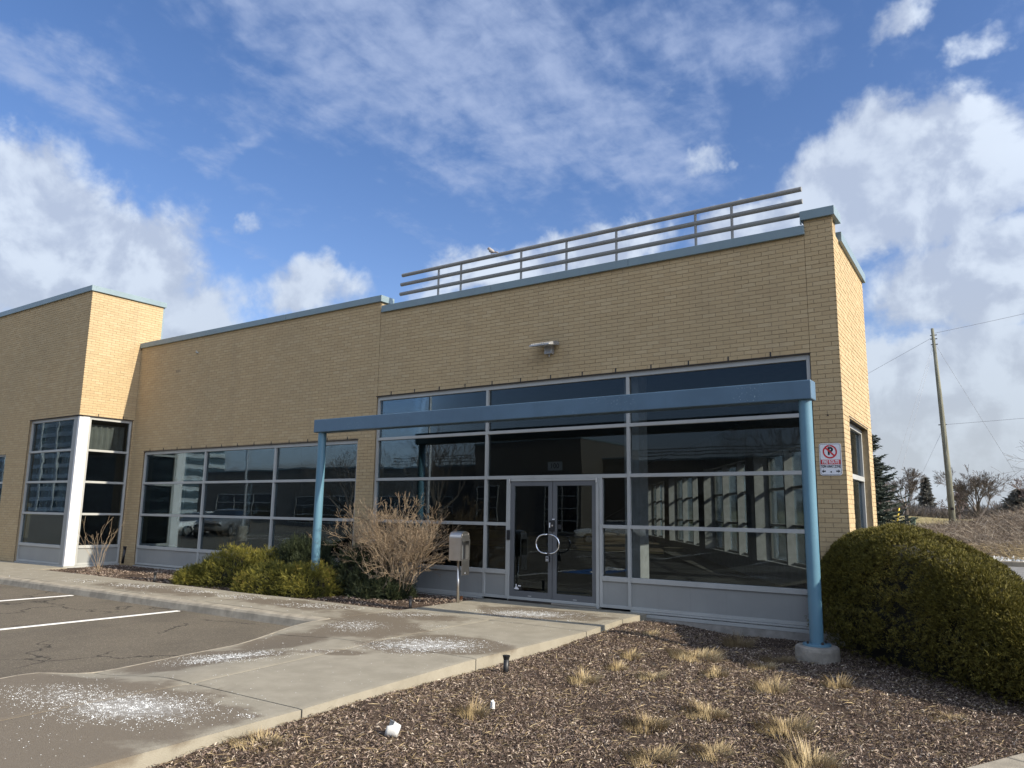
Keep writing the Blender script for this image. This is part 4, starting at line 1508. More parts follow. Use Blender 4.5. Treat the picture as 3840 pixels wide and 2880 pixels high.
for s_, x_ in ((-1, .055), (1, SW - .055)):
    pts = [(x_ + s_ * .030, .06), (x_ + s_ * -.002, .088), (x_ + s_ * .006, .068), (x_ - s_ * .026, .070), (x_ - s_ * .026, .050), (x_ + s_ * .006, .052), (x_ + s_ * -.002, .032)]
    MB().poly([FG.p(a_, .0058, z_) for a_, z_ in pts]).build('arrow', M['sign_black'], sg)
for a_, z_ in ((cx_, .437), (SW / 2 + .002, .050)):
    MB().tube([FG.p(a_, .004, z_), FG.p(a_, .0085, z_)], .0115, 12).tube([FG.p(a_, .0085, z_), FG.p(a_, .0105, z_)], .007, 12).build('screw', M['black_plastic'] if z_ < .2 else M['galvanised'], sg)

# ------------------------------------------------------------------ mailbox, lockbox, sprinklers, small things
mbx = empty('mailbox', (-0.42, -0.85, -0.05), "stainless arched mailbox on a thin post, its flap hanging open", "mailbox")
FM = Frame((-0.56, -0.97, 0), (1, 0, 0), (0, -1, 0))
x0, x1, y0, y1, z0, z1 = -0.57, -0.31, -1.0, -0.74, 0.735, 1.135
arch = [(y0, z0), (y1, z0), (y1, z1)] + [((y0 + y1) / 2 + (y1 - y0) / 2 * math.cos(a), z1 + 0.115 * math.sin(a)) for a in np.linspace(0.15, PI - 0.15, 12)] + [(y0, z1)]
m = MB()
n = len(arch)
# shell, open at the front (+x): back, sides, recessed dark plate
m.v += [(x0, y, z) for y, z in arch] + [(x1, y, z) for y, z in arch]
m.f.append(tuple(range(n)))
for k in range(n):
    m.f.append((k, (k + 1) % n, n + (k + 1) % n, n + k))
m.build('box', M['steel_brushed'], mbx, recalc=True)
fr_ = MB()
fr_.box(x1 - .005, x1 + .012, y0 + .004, y0 + .03, z0 + .005, z1 - .02).box(x1 - .005, x1 + .012, y1 - .03, y1 - .004, z0 + .005, z1 - .02)
fr_.box(x1 - .006, x1 + .011, y0 + .03, y1 - .03, z0 + .005, z0 + .03).box(x1 - .006, x1 + .011, y0 + .03, y1 - .03, z1 - .06, z1 - .02)
fr_.build('front_frame', M['steel_brushed'], mbx)
MB().box(x1 - .02, x1 + .006, y0 + .02, y1 - .02, z1 - .019, z1 + .05).build('slot_flap', M['steel_brushed'], mbx, bevel=.004)
MB().extrude([(0, 0)], FM, 0, 0) if False else None
ca = [(y, z) for y, z in arch if z >= z1]
m = MB()
m.v += [(x1 - .012, y, z) for y, z in ca]
m.f.append(tuple(range(len(ca))))
m.build('front_arch', M['steel_brushed'], mbx)
MB().box(x1 - .14, x1 - .12, y0 + .008, y1 - .008, z0 + .008, z1 - .02).build('inner_shade', M['door_grey'], mbx)  # added dark plate, the shade of the open box is in its colour
dd = MB().box(x1 + .012, x1 + .022, y0 + .028, y1 - .028, z0 - .25, z0 + .006).build('flap_door', M['steel_brushed'], mbx)
MB().tube([(x1 + .022, -0.87, z0 - .22), (x1 + .03, -0.87, z0 - .22)], .014, 8).build('lock', M['chrome'], dd)
MB().tube([(-0.44, -0.87, -0.1), (-0.455, -0.87, 0.737)], .024, 12).build('post', M['steel_brushed'], mbx, smooth=True)

lb = empty('key_lockbox', (0.95, -0.125, 0.77), "grey key lockbox hanging from the ring-shaped door handles", "lockbox")
MB().fbox(FF, 0.915, 0.995, 0.09, 0.128, 0.735, 0.845).build('body', M['black_plastic'], lb, bevel=.008)
MB().fbox(FF, 0.925, 0.985, 0.128, 0.137, 0.745, 0.835).build('face_plate', M['galvanised'], lb, bevel=.005)
MB().fbox(FF, 0.935, 0.975, 0.137, 0.141, 0.795, 0.82).fbox(FF, 0.94, 0.97, 0.137, 0.14, 0.752, 0.76).build('dial_window', M['black_plastic'], lb)
MB().tube([(0.93, -0.11, 0.84), (0.93, -0.11, 0.90), (0.955, -0.11, 0.925), (0.98, -0.11, 0.90), (0.98, -0.11, 0.84)], .006, 6).build('shackle', M['black_plastic'], lb)


def sprinkler(x, y, z, h, lab, tilt=0.0, rr=0.027, leaf=False):
    e = empty('sprinkler_post', (x, y, z), lab, "sprinkler", "black sprinkler risers in the beds")
    MB().tube([(x, y, z - .05), (x + tilt * h, y, z + h * .8)], rr, 12).build('riser', M['black_plastic'], e, smooth=True)
    MB().tube([(x + tilt * h * .8, y, z + h * .8), (x + tilt * h, y, z + h)], [rr * 1.02, rr * 1.45], 12).build('head', M['black_plastic'], e)
    if leaf:
        MB().tube([(x + .03, y, z + h - .005), (x + .045, y, z + h + .006)], [.02, .012], 8).build('cap_salt', M['salt_grain'], e)
    return e


sprinkler(3.30, -4.74, -0.14, 0.20, "short black sprinkler riser in the mulch beside the pavement edge", 0.05, .03)
sprinkler(-0.555, -2.00, -0.03, 0.22, "black sprinkler riser at the corner of the shrub bed and door path", 0.03, .025)
sprinkler(-7.80, -2.20, -0.03, 0.21, "black sprinkler riser left of the golden juniper", 0.10, .027)
sprinkler(-12.55, -0.30, 0.12, 0.40, "black sprinkler riser leaning against the wall by the corner window", 0.12, .035)
MB_ = MB().box(-0.675, -0.635, -0.52, -0.48, -0.05, 0.07)
tag(MB_.build('stake', M['rust'], bevel=.004), "short rusty stake at the mulch corner beside the door path", "stake")

cup = MB()
n = 20
for k, (r_, z_) in enumerate([(.047, 0), (.052, .03), (.060, .075), (.064, .095), (.058, .094), (.05, .03), (.0, .012)]):
    for j in range(n):
        a = 2 * PI * j / n
        q = Vector((r_ * math.cos(a), r_ * math.sin(a), z_ * (1.0 if not (j in (3, 4, 5) and z_ > .05) else .55)))
        cup.v.append(tuple(q))
for k in range(6):
    for j in range(n):
        a, b = k * n + j, k * n + (j + 1) % n
        cup.f.append((a, b, b + n, a + n))
cup.f.append(tuple(range(n - 1, -1, -1)))
o = cup.build('cup', M['white_plastic'], smooth=True)
o.location = (4.02, -7.2, float(bed_h(4.02, -7.2)) + .045)
o.rotation_euler = (rad(75), rad(8), rad(-60))
tag(o, "torn white cup lying on the mulch near the bottom of the bed", "cup")
o = MB().hexa([(4.05, -6.05, -.13), (4.085, -6.06, -.13), (4.09, -6.03, -.135), (4.055, -6.02, -.135), (4.06, -6.05, -.07), (4.078, -6.05, -.075), (4.085, -6.025, -.08), (4.06, -6.02, -.06)]).build('paper_scrap', M['white_plastic'])
o.location.z = float(bed_h(4.05, -6.04)) + .15
tag(o, "small white scrap of paper standing behind the lone golden clump", "litter")


# ------------------------------------------------------------------ shrubs
def hash_noise(P, s):
    return (np.sin(P[:, 0] * s + 1.3 * np.sin(P[:, 1] * s * .9 + .7)) * np.sin(P[:, 1] * s * 1.1 + 1.7 * np.sin(P[:, 2] * s)) + np.sin(P[:, 2] * s * 1.3 + P[:, 0] * s * .6)) * .5


# clipped hedge: an inner core and a shell of short sprigs over a lumpy mound
HC = Vector((7.50, -0.86, 0))
HE1, HE2 = Vector((0.70, -0.714, 0)), Vector((0.714, 0.70, 0))
HA, HB = 2.65, 1.30


def hedge_pt(th, ph, shrink=1.0):
    """clipped mound, high by the wall and falling along HE1"""
    ct, st_ = np.cos(th), np.sin(th)
    e = 0.72
    px = np.sign(ct) * np.abs(ct) ** e
    py = np.sign(st_) * np.abs(st_) ** e
    cp, sp = np.abs(np.cos(ph)) ** 0.46, np.sin(ph) ** 0.95
    tuck = 0.70 + 0.30 * np.clip(sp / 0.42, 0, 1)
    l1, l2 = px * cp * HA * (0.93 + .07 * np.clip(sp / .4, 0, 1)), py * cp * HB * tuck
    x = HC.x + HE1.x * l1 * shrink + HE2.x * l2 * shrink
    y = HC.y + HE1.y * l1 * shrink + HE2.y * l2 * shrink
    tt = np.clip(x - 6.55, 0, 2.2)
    topz = np.maximum(1.70 - 0.10 * tt - 0.235 * tt * tt, 0.42)
    z = -0.22 + topz * sp * shrink
    return np.stack([x, y, z], -1)


hedge = empty('clipped_hedge', (8.0, -0.1, -0.2), "big rounded olive-green clipped hedge beside the brick corner", "hedge")
nt, nph = 64, 24
T, Pp = np.meshgrid(np.linspace(0, 2 * PI, nt, endpoint=False), np.linspace(0.0, PI / 2, nph), indexing='xy')
V = hedge_pt(T.ravel(), Pp.ravel(), 0.88)
i = (np.arange(nph - 1)[:, None] * nt + np.arange(nt)[None]).ravel()
i2 = (np.arange(nph - 1)[:, None] * nt + (np.arange(nt)[None] + 1) % nt).ravel()
np_mesh('dark_core', V, np.stack([i, i2, i2 + nt, i + nt], 1), M['hedge_core'], hedge, smooth=True)
def tufted(P, N, per, rad_lo, rad_hi, flat, rng):
    """spread sprig roots over little domes centred on P, so the surface reads as leafy clumps"""
    k = len(P)
    D = np.repeat(N, per, 0) * .55 + rng.normal(0, .62, (k * per, 3))
    D /= np.linalg.norm(D, axis=1, keepdims=True)
    r_ = np.repeat(rng.uniform(rad_lo, rad_hi, k), per)[:, None]
    Q = np.repeat(P, per, 0) + D * r_ - np.repeat(N, per, 0) * r_ * flat
    return Q, D, np.repeat(rng.uniform(0, 1, k), per)


def sprigs(P, N, n_leaf, lo, hi, wid, spread, rng):
    n = len(P)
    Vs, Rs = [], []
    base = rng.uniform(0, 1, n)
    for k in range(n_leaf):
        d = N + rng.normal(0, spread, (n, 3)) + np.array([[0, 0, .2]])
        d /= np.linalg.norm(d, axis=1, keepdims=True)
        L = rng.uniform(lo, hi, n)[:, None]
        s = np.cross(d, rng.normal(size=(n, 3)))
        s /= np.linalg.norm(s, axis=1, keepdims=True)
        b = P + rng.normal(0, lo * .5, (n, 3)) - N * lo * .5
        w = s * wid
        Vs.append(np.stack([b - w, b + w, b + d * L], 1))
        Rs.append(np.clip(base * .6 + rng.uniform(0, .4, n), 0, 1))
    V = np.concatenate(Vs).reshape(-1, 3)
    return V, np.arange(len(V)).reshape(-1, 3), np.repeat(np.concatenate(Rs), 3)


n = 4000
th = RNG.uniform(0, 2 * PI, n)
ph = np.arcsin(RNG.uniform(0, 1, n) ** 0.62)
P = hedge_pt(th, ph)
e_ = 1e-3
N = np.cross(hedge_pt(th + e_, ph) - P, hedge_pt(th, np.minimum(ph + e_, PI / 2 - 1e-4)) - P)
N /= np.linalg.norm(N, axis=1, keepdims=True) + 1e-12
N[N[:, 2] < -0.35] *= -1
lump = hash_noise(P, 2.6) * .6 + hash_noise(P, 6.5) * .4
P = P + N * (0.05 * lump)[:, None]
keep = (P[:, 0] > 6.02) | (P[:, 1] < -0.08)
P, N = P[keep], N[keep]
P, N, tone = tufted(P, N, 32, .06, .15, .75, RNG)
keep = (P[:, 0] > 5.97) | (P[:, 1] < -0.02)
P, N = P[keep], N[keep]


V, F, R = sprigs(P, N, 5, .016, .040, .0050, .45, RNG)
np_mesh('foliage', V, F, M['hedge_leaf'], hedge, rnd=R)


def juniper(name, lobes, lab, mtl, n, L, droop, grp, up=0.35):
    """spreading juniper: lobes are (x, y, z, rx, ry, rz); feathery sprays outwards"""
    e = empty(name, (lobes[0][0], lobes[0][1], -0.03), lab, "shrub", grp)
    Ps, Ns = [], []
    tot = sum(l[3] * l[4] for l in lobes)
    core = MB()
    for (x, y, z, rx, ry, rz) in lobes:
        k = int(n * rx * ry / tot / 9)
        d = RNG.normal(size=(k, 3))
        d /= np.linalg.norm(d, axis=1, keepdims=True)
        d[:, 2] = np.abs(d[:, 2]) * 1.0 - .12
        rr = RNG.uniform(.72, 1.0, k)[:, None]
        Ps.append(np.array([x, y, z]) + d * np.array([rx, ry, rz]) * rr)
        Ns.append(d)
        core.lathe([(1, -.3), (.95, .2), (.7, .6), (.3, .8), (0.01, .86)], 0, 0, 16)
        for q in range(len(core.v) - 80, len(core.v)):
            v = core.v[q]
            core.v[q] = (x + v[0] * rx * .72, y + v[1] * ry * .72, z + v[2] * rz * .72)
    core.build('dark_core', M['hedge_core'], e)
    P, N = np.concatenate(Ps), np.concatenate(Ns)
    P, N, _ = tufted(P, N, 14, .06, .17, .4, RNG)
    ok = (P[:, 1] < -0.06) & (P[:, 2] > -.03)
    P, N = P[ok], N[ok]
    k = len(P)
    D = N * .8 + RNG.normal(0, .28, (k, 3)) + np.array([[0, 0, up]])
    D /= np.linalg.norm(D, axis=1, keepdims=True)
    Ln = RNG.uniform(.5, 1.1, k)[:, None] * L
    s = np.cross(D, RNG.normal(size=(k, 3)))
    s /= np.linalg.norm(s, axis=1, keepdims=True)
    b = P - D * Ln * .5
    Vs, Rs = [], []
    tone = np.clip(RNG.uniform(0, 1, k) * .55 + .25 * hash_noise(P, 4.0) + .1, 0, .8)
    for j in range(6):
        f = j / 6.0
        c = b + D * Ln * f + np.array([[0, 0, -droop]]) * Ln * f * f
        for sg in (-1, 1):
            tip = c + (s * sg * .34 * (1 - f * .75) + D * .32 + RNG.normal(0, .06, (k, 3))) * Ln * .62
            w = D * Ln * .06
            Vs.append(np.stack([c - w, c + w, tip], 1))
            Rs.append(np.clip(tone + f * .28, 0, 1))
    V = np.concatenate(Vs).reshape(-1, 3)
    np_mesh('foliage', V, np.arange(len(V)).reshape(-1, 3), M[mtl], e, rnd=np.repeat(np.concatenate(Rs), 3))
    return e


JG = "low junipers in the bed under the front windows"
juniper('juniper_shrub', [(-6.15, -1.35, .08, .98, .78, .80), (-5.5, -1.0, .1, .75, .65, .74)], "golden-green domed juniper, the tallest lit mound left of the blue post", 'juniper_leaf', 9500, .105, .1, JG)
juniper('juniper_shrub', [(-6.95, -1.65, .02, .62, .50, .36)], "low yellowish juniper at the far left end of the shrub bed", 'juniper_leaf', 4200, .10, .1, JG)
juniper('juniper_shrub', [(-4.45, -1.75, .0, 1.1, .55, .58), (-3.55, -1.60, .05, .85, .65, .60)], "dark green juniper spreading over the pavement edge in front of the blue post", 'juniper_leaf', 9500, .105, .15, JG)
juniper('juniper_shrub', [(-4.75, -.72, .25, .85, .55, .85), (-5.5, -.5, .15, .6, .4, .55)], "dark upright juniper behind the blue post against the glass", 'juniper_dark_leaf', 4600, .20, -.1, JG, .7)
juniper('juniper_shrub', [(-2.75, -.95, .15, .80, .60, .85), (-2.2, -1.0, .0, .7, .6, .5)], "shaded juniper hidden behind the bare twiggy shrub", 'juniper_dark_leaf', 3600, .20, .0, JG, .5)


# ------------------------------------------------------------------ bare shrubs and trees
def grow(segs, p, d, L, r, depth, rng, nchild, spread, shrink, up, rs=.66, jit=.12, nseg=2):
    q = p
    pts = [(p, r)]
    for k in range(nseg):
        d = (d + Vector(rng.normal(0, jit, 3)) + Vector((0, 0, up * .3))).normalized()
        q2 = q + d * (L / nseg)
        r2 = r * (1 - (1 - rs) * (k + 1) / nseg)
        segs.append((q, q2, r * (1 - (1 - rs) * k / nseg), r2))
        q = q2
        pts.append((q2, r2))
    if depth == 0:
        return
    nc = rng.integers(nchild[0], nchild[1] + 1)
    for k in range(nc):
        a = rng.uniform(0, 2 * PI)
        o1 = d.orthogonal().normalized()
        o2 = d.cross(o1)
        sp = spread * rng.uniform(.6, 1.25) * (0.35 if k == 0 else 1)
        nd = (d * math.cos(sp) + (o1 * math.cos(a) + o2 * math.sin(a)) * math.sin(sp) + Vector((0, 0, up))).normalized()
        st, rr = (q, pts[-1][1]) if k < 2 else pts[rng.integers(1, len(pts))]
        grow(segs, st, nd, L * shrink * rng.uniform(.75, 1.2), max(rr * (.85 if k == 0 else .68), .0012), depth - 1, rng, nchild, spread, shrink, up, rs, jit, nseg)


def seg_mesh(name, segs, mtl, parent=None, n=5, rmin=0.0, tone=(0, 1)):
    P0 = np.array([s[0][:] for s in segs])
    P1 = np.array([s[1][:] for s in segs])
    R0 = np.maximum([s[2] for s in segs], rmin)
    R1 = np.maximum([s[3] for s in segs], rmin)
    V, F = prisms(P0, P1, R0, R1, n)
    rv = np.repeat(RNG.uniform(tone[0], tone[1], len(segs)), 2 * n)
    return np_mesh(name, V, F, mtl, parent, rnd=rv)


rg_ = np.random.default_rng(5)
sh = empty('bare_shrub', (-1.95, -.85, -.03), "leafless tan twiggy shrub standing in front of the entrance window", "shrub")
segs_b, segs_t = [], []
for k in range(70):
    a = rg_.uniform(0, 2 * PI)
    rr = rg_.uniform(0, .30)
    out = rg_.uniform(.03, .80)
    b0 = Vector((-1.95 + rr * math.cos(a), -.95 + .6 * rr * math.sin(a), -.05))
    d0 = Vector((math.cos(a) * out, math.sin(a) * out * .62, 1.0)).normalized()
    sg_ = []
    grow(sg_, b0, d0, rg_.uniform(.50, .76), rg_.uniform(.007, .013), 5, rg_, (2, 3), .60, .63, .05, .74, .17, 2)
    for s in sg_:
        (segs_b if s[2] > .0062 else segs_t).append(s)
lim = lambda s: s[1].y < -0.08 and s[1].z < 2.06 and -3.25 < s[1].x < -.2 and s[1].z > -.02
segs_b = [s for s in segs_b if lim(s)]
segs_t = [s for s in segs_t if lim(s)]
seg_mesh('stems', segs_b, M['bark_pale'], sh, 6, .004, (.3, 1))
seg_mesh('twigs', segs_t, M['bark_pale'], sh, 4, .0020, (.2, 1))
tips = np.array([s[1][:] for s in segs_t if s[3] < .0036])
if len(tips) > 6000:
    tips = tips[rg_.choice(len(tips), 6000, replace=False)]
m_ = len(tips)
dv, _ = rand_frames(m_, RNG)
V, F = prisms(tips, tips + dv * .016 + np.array([0, 0, .010]), np.full(m_, .005), np.full(m_, .0015), 4)
np_mesh('buds', V, F, M['bark_pale'], sh, rnd=np.repeat(RNG.uniform(0, .5, m_), 8))

sh2 = empty('bare_sapling', (-11.0, -1.9, 0), "sparse leafless sapling of a few pale stems by the corner window", "shrub")
sg_ = []
for k in range(9):
    a = rg_.uniform(0, 2 * PI)
    d0 = Vector((math.cos(a) * .42, math.sin(a) * .3, 1)).normalized()
    grow(sg_, Vector((-10.98 + .06 * math.cos(a), -1.75, -.05)), d0, rg_.uniform(.35, .6), .0065, 3, rg_, (1, 2), .55, .72, .04, .7, .08, 3)
seg_mesh('stems', sg_, M['bark_pale'], sh2, 5, .0024, (.4, 1))


def bare_tree(name, x, y, H, trunk_r, lab, seed, spread=.55, depth=6, rmin=.012, mtl='bark_dark', first=.30, grp="leafless trees beyond the bank", L0=.26, up=.05, z=None, nchild=(2, 3)):
    g = np.random.default_rng(seed)
    z = float(terrain_h(x, y)) if z is None else z
    e = empty(name, (x, y, z), lab, "tree", grp)
    sg_ = []
    top = Vector((x + .1, y, z + H * first))
    seg_mesh('trunk', [(Vector((x, y, z - .2)), Vector((x + .05, y, z + H * first * .5)), trunk_r * 1.25, trunk_r), (Vector((x + .05, y, z + H * first * .5)), top, trunk_r, trunk_r * .85)], M[mtl], e, 10)
    for k in range(7):
        a = 2 * PI * k / 7 + g.uniform(-.3, .3)
        tilt = .15 if k == 0 else g.uniform(.5, 1.0)
        d0 = Vector((math.cos(a) * math.sin(tilt), math.sin(a) * math.sin(tilt), math.cos(tilt)))
        grow(sg_, top - Vector((0, 0, g.uniform(0, .25) * H * first)), d0, H * L0 * g.uniform(.8, 1.1), trunk_r * .55, depth - 1, g, nchild, spread, .70, up, .62, .09, 2)
    seg_mesh('crown', sg_, M[mtl], e, 3, rmin)
    return e


bare_tree('bare_tree', -5.4, 91.0, 6.8, .20, "leafless tree with a slim trunk, left of the utility pole", 21, .50, 7, .013, first=.32, L0=.235, up=.03, nchild=(3, 3))
bare_tree('bare_tree', 2.1, 88.0, 6.4, .26, "rounded leafless tree with a stout trunk, right of the utility pole", 8, .52, 7, .013, first=.17, L0=.275, up=.03, nchild=(3, 3))
bare_tree('bare_tree', 11.6, 19.5, 6.0, .10, "leafless tree whose thin branch tips reach in at the right edge", 12, .6, 6, .0035, first=.25, L0=.28, up=-.02)

# distant thicket: one mass of bare scrub along the far edge of the field
g = np.random.default_rng(4)
n = 2600
bx = g.uniform(-45, 60, n)
by = g.uniform(112, 140, n)
hh = g.uniform(1.6, 4.2, n) * (1 + .25 * np.sin(bx * .35)) * .62
P0l, P1l, Rl = [], [], []
for k in range(16):
    a = g.uniform(0, 2 * PI, n)
    f0 = g.uniform(0, .55, n)
    o_ = g.uniform(.1, .45, n)
    base = np.stack([bx, by, terrain_h(bx, by) - .2 + hh * f0 * .8], 1)
    tip = base + np.stack([np.cos(a) * o_ * hh, np.sin(a) * o_ * hh, hh * (1 - f0) * g.uniform(.6, 1.05, n)], 1)
    P0l.append(base)
    P1l.append(tip)
P0l, P1l = np.concatenate(P0l), np.concatenate(P1l)
V, F = prisms(P0l, P1l, np.full(len(P0l), .045), np.full(len(P0l), .015), 3)
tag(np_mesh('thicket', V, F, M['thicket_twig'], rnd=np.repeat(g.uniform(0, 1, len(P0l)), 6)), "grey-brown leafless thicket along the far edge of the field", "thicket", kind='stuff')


def conifer(name, x, y, H, R, lab, seed, mtl, nb=26, grp=None, z=None, L=.5, per=16, wid=.05, top_pow=.85, nj=9):
    g = np.random.default_rng(seed)
    z = float(terrain_h(x, y)) if z is None else z
    e = empty(name, (x, y, z), lab, "tree", grp)
    MB().tube([(x, y, z - .3), (x, y, z + H * .97)], [R * .09, .02], 8).build('trunk', M['bark_dark'], e)
    Vs, Rs = [], []
    sg_ = []
    for k in range(nb):
        f = (k + g.uniform(0, 1)) / nb
        h = H * (.04 + .95 * f)
        ln0 = R * (1 - f) ** top_pow + .06 * R
        for j in range(nj):
            a = g.uniform(0, 2 * PI)
            ln = ln0 * g.uniform(.72, 1.15)
            u_ = np.linspace(.12, 1, per)
            dirv = np.array([math.cos(a), math.sin(a), 0])
            side = np.array([-math.sin(a), math.cos(a), 0])
            dr = g.uniform(.15, .50)
            dz = -dr * u_ * ln + (dr * .8) * ln * u_ ** 3 + g.normal(0, .05 * R)
            c = np.array([x, y, z + h]) + dirv * (u_ * ln)[:, None] + np.array([0, 0, 1.0]) * dz[:, None]
            for sgn in (-1, 1, 0):
                m_ = len(c)
                ll = L * (1.1 - .6 * u_) * g.uniform(.7, 1.2, m_)
                tip = c + (dirv * .75 + side * sgn * .75 + np.array([0, 0, -.18 + (.25 if sgn == 0 else 0)]))[None] * ll[:, None] + g.normal(0, .16 * L, (m_, 3))
                w = (np.array([0, 0, 1.0]) * .7 + side * .5 * (sgn == 0))[None] * wid + g.normal(0, wid * .3, (m_, 3))
                Vs.append(np.stack([c - w, c + w, tip], 1))
                Rs.append(g.uniform(0, 1, m_) * .5 + .5 * u_ * g.uniform(.4, 1))
    V = np.concatenate(Vs).reshape(-1, 3)
    np_mesh('crown', V, np.arange(len(V)).reshape(-1, 3), M[mtl], e, rnd=np.repeat(np.concatenate(Rs), 3))
    return e


conifer('spruce_tree', 3.45, 14.2, 5.1, 1.80, "dark blue-green spruce at the end of the brick side wall", 3, 'spruce_leaf', 44, None, 0.0, .20, 22, .026, .8, 17)
CG = "evergreens in the far thicket"
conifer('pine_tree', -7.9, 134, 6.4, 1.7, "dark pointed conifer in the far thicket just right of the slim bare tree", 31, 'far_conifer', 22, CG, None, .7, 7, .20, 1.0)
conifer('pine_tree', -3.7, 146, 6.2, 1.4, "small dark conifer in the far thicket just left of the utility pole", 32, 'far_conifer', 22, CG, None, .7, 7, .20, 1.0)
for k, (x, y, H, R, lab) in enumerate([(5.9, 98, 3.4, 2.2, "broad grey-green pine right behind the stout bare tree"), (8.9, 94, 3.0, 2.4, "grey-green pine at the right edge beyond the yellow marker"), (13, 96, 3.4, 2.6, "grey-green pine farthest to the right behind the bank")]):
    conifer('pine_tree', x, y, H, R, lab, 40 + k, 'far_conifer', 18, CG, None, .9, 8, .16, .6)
for k, (x, y, H) in enumerate([(7.5, 97, 6.0), (-10.5, 108, 5.2), (-1.0, 104, 4.5)]):
    bare_tree('bare_tree', x, y, H, .14, ["reddish leafless tree rising above the pines at the right", "leafless tree half hidden behind the spruce", "reddish bushy leafless tree just behind the utility pole foot"][k], 60 + k, .5, 6, .02, 'bark_red', .15, L0=.25)

# weeds over the bank
n = 24000
x = RNG.uniform(-2, 15, n)
y = 16.9 + 12.5 * RNG.uniform(0, 1, n) ** .85
z = terrain_h(x, y)
P0_ = np.stack([x, y, z], 1)
lean = RNG.normal(0, .75, (n, 3)) + np.array([[-.15, -.15, 0]])
lean[:, 2] = RNG.uniform(.05, .75, n)
lean /= np.linalg.norm(lean, axis=1, keepdims=True)
ln = RNG.uniform(.12, .50, n)[:, None]
P1_ = P0_ + lean * ln
P2_ = P1_ + (lean + RNG.normal(0, .35, (n, 3)) - np.array([[0, 0, .35]])) * ln * .5
V1, F1 = prisms(P0_, P1_, np.full(n, .0052), np.full(n, .004), 3)
V2, F2 = prisms(P1_, P2_, np.full(n, .004), np.full(n, .002), 3)
rv = RNG.uniform(0, 1, n) ** 1.3
tag(np_mesh('dry_weeds', np.concatenate([V1, V2]), np.concatenate([F1, F2 + len(V1)]), M['weed'], rnd=np.concatenate([np.repeat(rv, 6)] * 2)), "tangle of dead grey-brown weed stalks covering the bank", "weeds", kind='stuff')
n = 5000
x = RNG.uniform(3.5, 12, n)
y = RNG.uniform(17.0, 19.8, n)
k = RNG.uniform(size=n) < np.clip(.35 + .6 * np.sin(x * 1.1 + 1) * np.sin(y * 1.3), 0, 1)
x, y = x[k], y[k]
n = len(x)
P0_ = np.stack([x, y, terrain_h(x, y)], 1)
P1_ = P0_ + np.stack([RNG.normal(-.22, .12, n), RNG.normal(-.12, .1, n), RNG.uniform(.15, .40, n)], 1)
P2_ = P1_ + np.stack([RNG.normal(-.25, .1, n), RNG.normal(-.1, .08, n), RNG.uniform(-.12, .05, n)], 1)
V1, F1 = prisms(P0_, P1_, np.full(n, .006), np.full(n, .005), 3)
V2, F2 = prisms(P1_, P2_, np.full(n, .005), np.full(n, .002), 3)
tag(np_mesh('dry_grass', np.concatenate([V1, V2]), np.concatenate([F1, F2 + len(V1)]), M['straw'], rnd=np.tile(np.repeat(RNG.uniform(.3, 1, n), 6), 2)), "swept golden dead grass at the foot of the bank", "grass", kind='stuff')

# ------------------------------------------------------------------ utility pole, wires, markers
PX, PY, PZ, PT = 5.0, 25.98, 1.0, 9.93
up_ = empty('utility_pole', (PX, PY, PZ), "weathered wooden utility pole standing on the weedy bank", "utility pole")
MB().tube([(PX, PY, PZ - .4), (PX - .02, PY, 3.5), (PX - .10, PY, 6.5), (PX - .20, PY, PT)], [.138, .122, .096, .060], 18).build('shaft', M['pole_wood'], up_, smooth=True)
for z in (9.62, 9.45, 9.2, 5.62):
    r_ = .165 - .0072 * (z - PZ)
    MB().tube([(PX - .02 * (z - 1) - r_ - .03, PY, z), (PX - .02 * (z - 1) + r_ + .03, PY, z)], .022, 6).build('bolt', M['dark_steel'], up_)
MB().box(PX - .03, PX + .10, PY - .19, PY - .165, 1.95, 2.06).build('tag_plate', M['dark_steel'], up_)


def cable(a, b, sag, r, lab, cat='cable', grp="wires at the utility pole"):
    a, b = Vector(a), Vector(b)
    pts = [a.lerp(b, k / 20) - Vector((0, 0, sag * 4 * (k / 20) * (1 - k / 20))) for k in range(21)]
    tag(MB().tube(pts, r, 5).build('overhead_wire', M['galvanised']), lab, cat, grp)


T_ = Vector((PX - .19, PY, 9.70))
cable(T_, (24.0, 27.0, 13.2), .25, .0075, "overhead wire running right from the pole top")
cable(T_ - Vector((0, 0, .16)), (-12.5, 24.0, -3.0 + 3.4), .05, .0075, "overhead wire sloping down from the pole top behind the building")
cable((PX - .19, PY, 9.3), (2.25, 24.5, 1.0), 0, .0055, "left one of the twin guy wires left of the pole")
cable((PX - .19, PY, 9.15), (2.6, 24.5, 1.0), 0, .0055, "right one of the twin guy wires left of the pole")
cable((PX - .15, PY, 9.25), (8.3, 29.5, 1.4), 0, .0055, "guy wire slanting down to the right of the pole")
cable((PX - .02, PY, 5.62), (26.0, 26.5, 7.2), .2, .0070, "lower overhead wire running right from the middle of the pole")
cable((PX - .1, PY, 5.4), (3.0, 25.2, 1.3), .0, .0070, "short guy wire slanting down left from the middle of the pole")


def marker(x0, y0, z0, x1, z1, lab):
    e = empty('guy_marker', (x0, y0, z0), lab, "guy marker", "yellow guy-wire markers")
    MB().tube([(x0, y0, z0), (x1, y0, z1)], .055, 10).build('sleeve', M['yellow_plastic'], e, smooth=True)
    MB().tube([(x1, y0, z1), (x1 + (x1 - x0) * .03, y0, z1 + .03)], .03, 8).build('cap', M['yellow_plastic'], e)


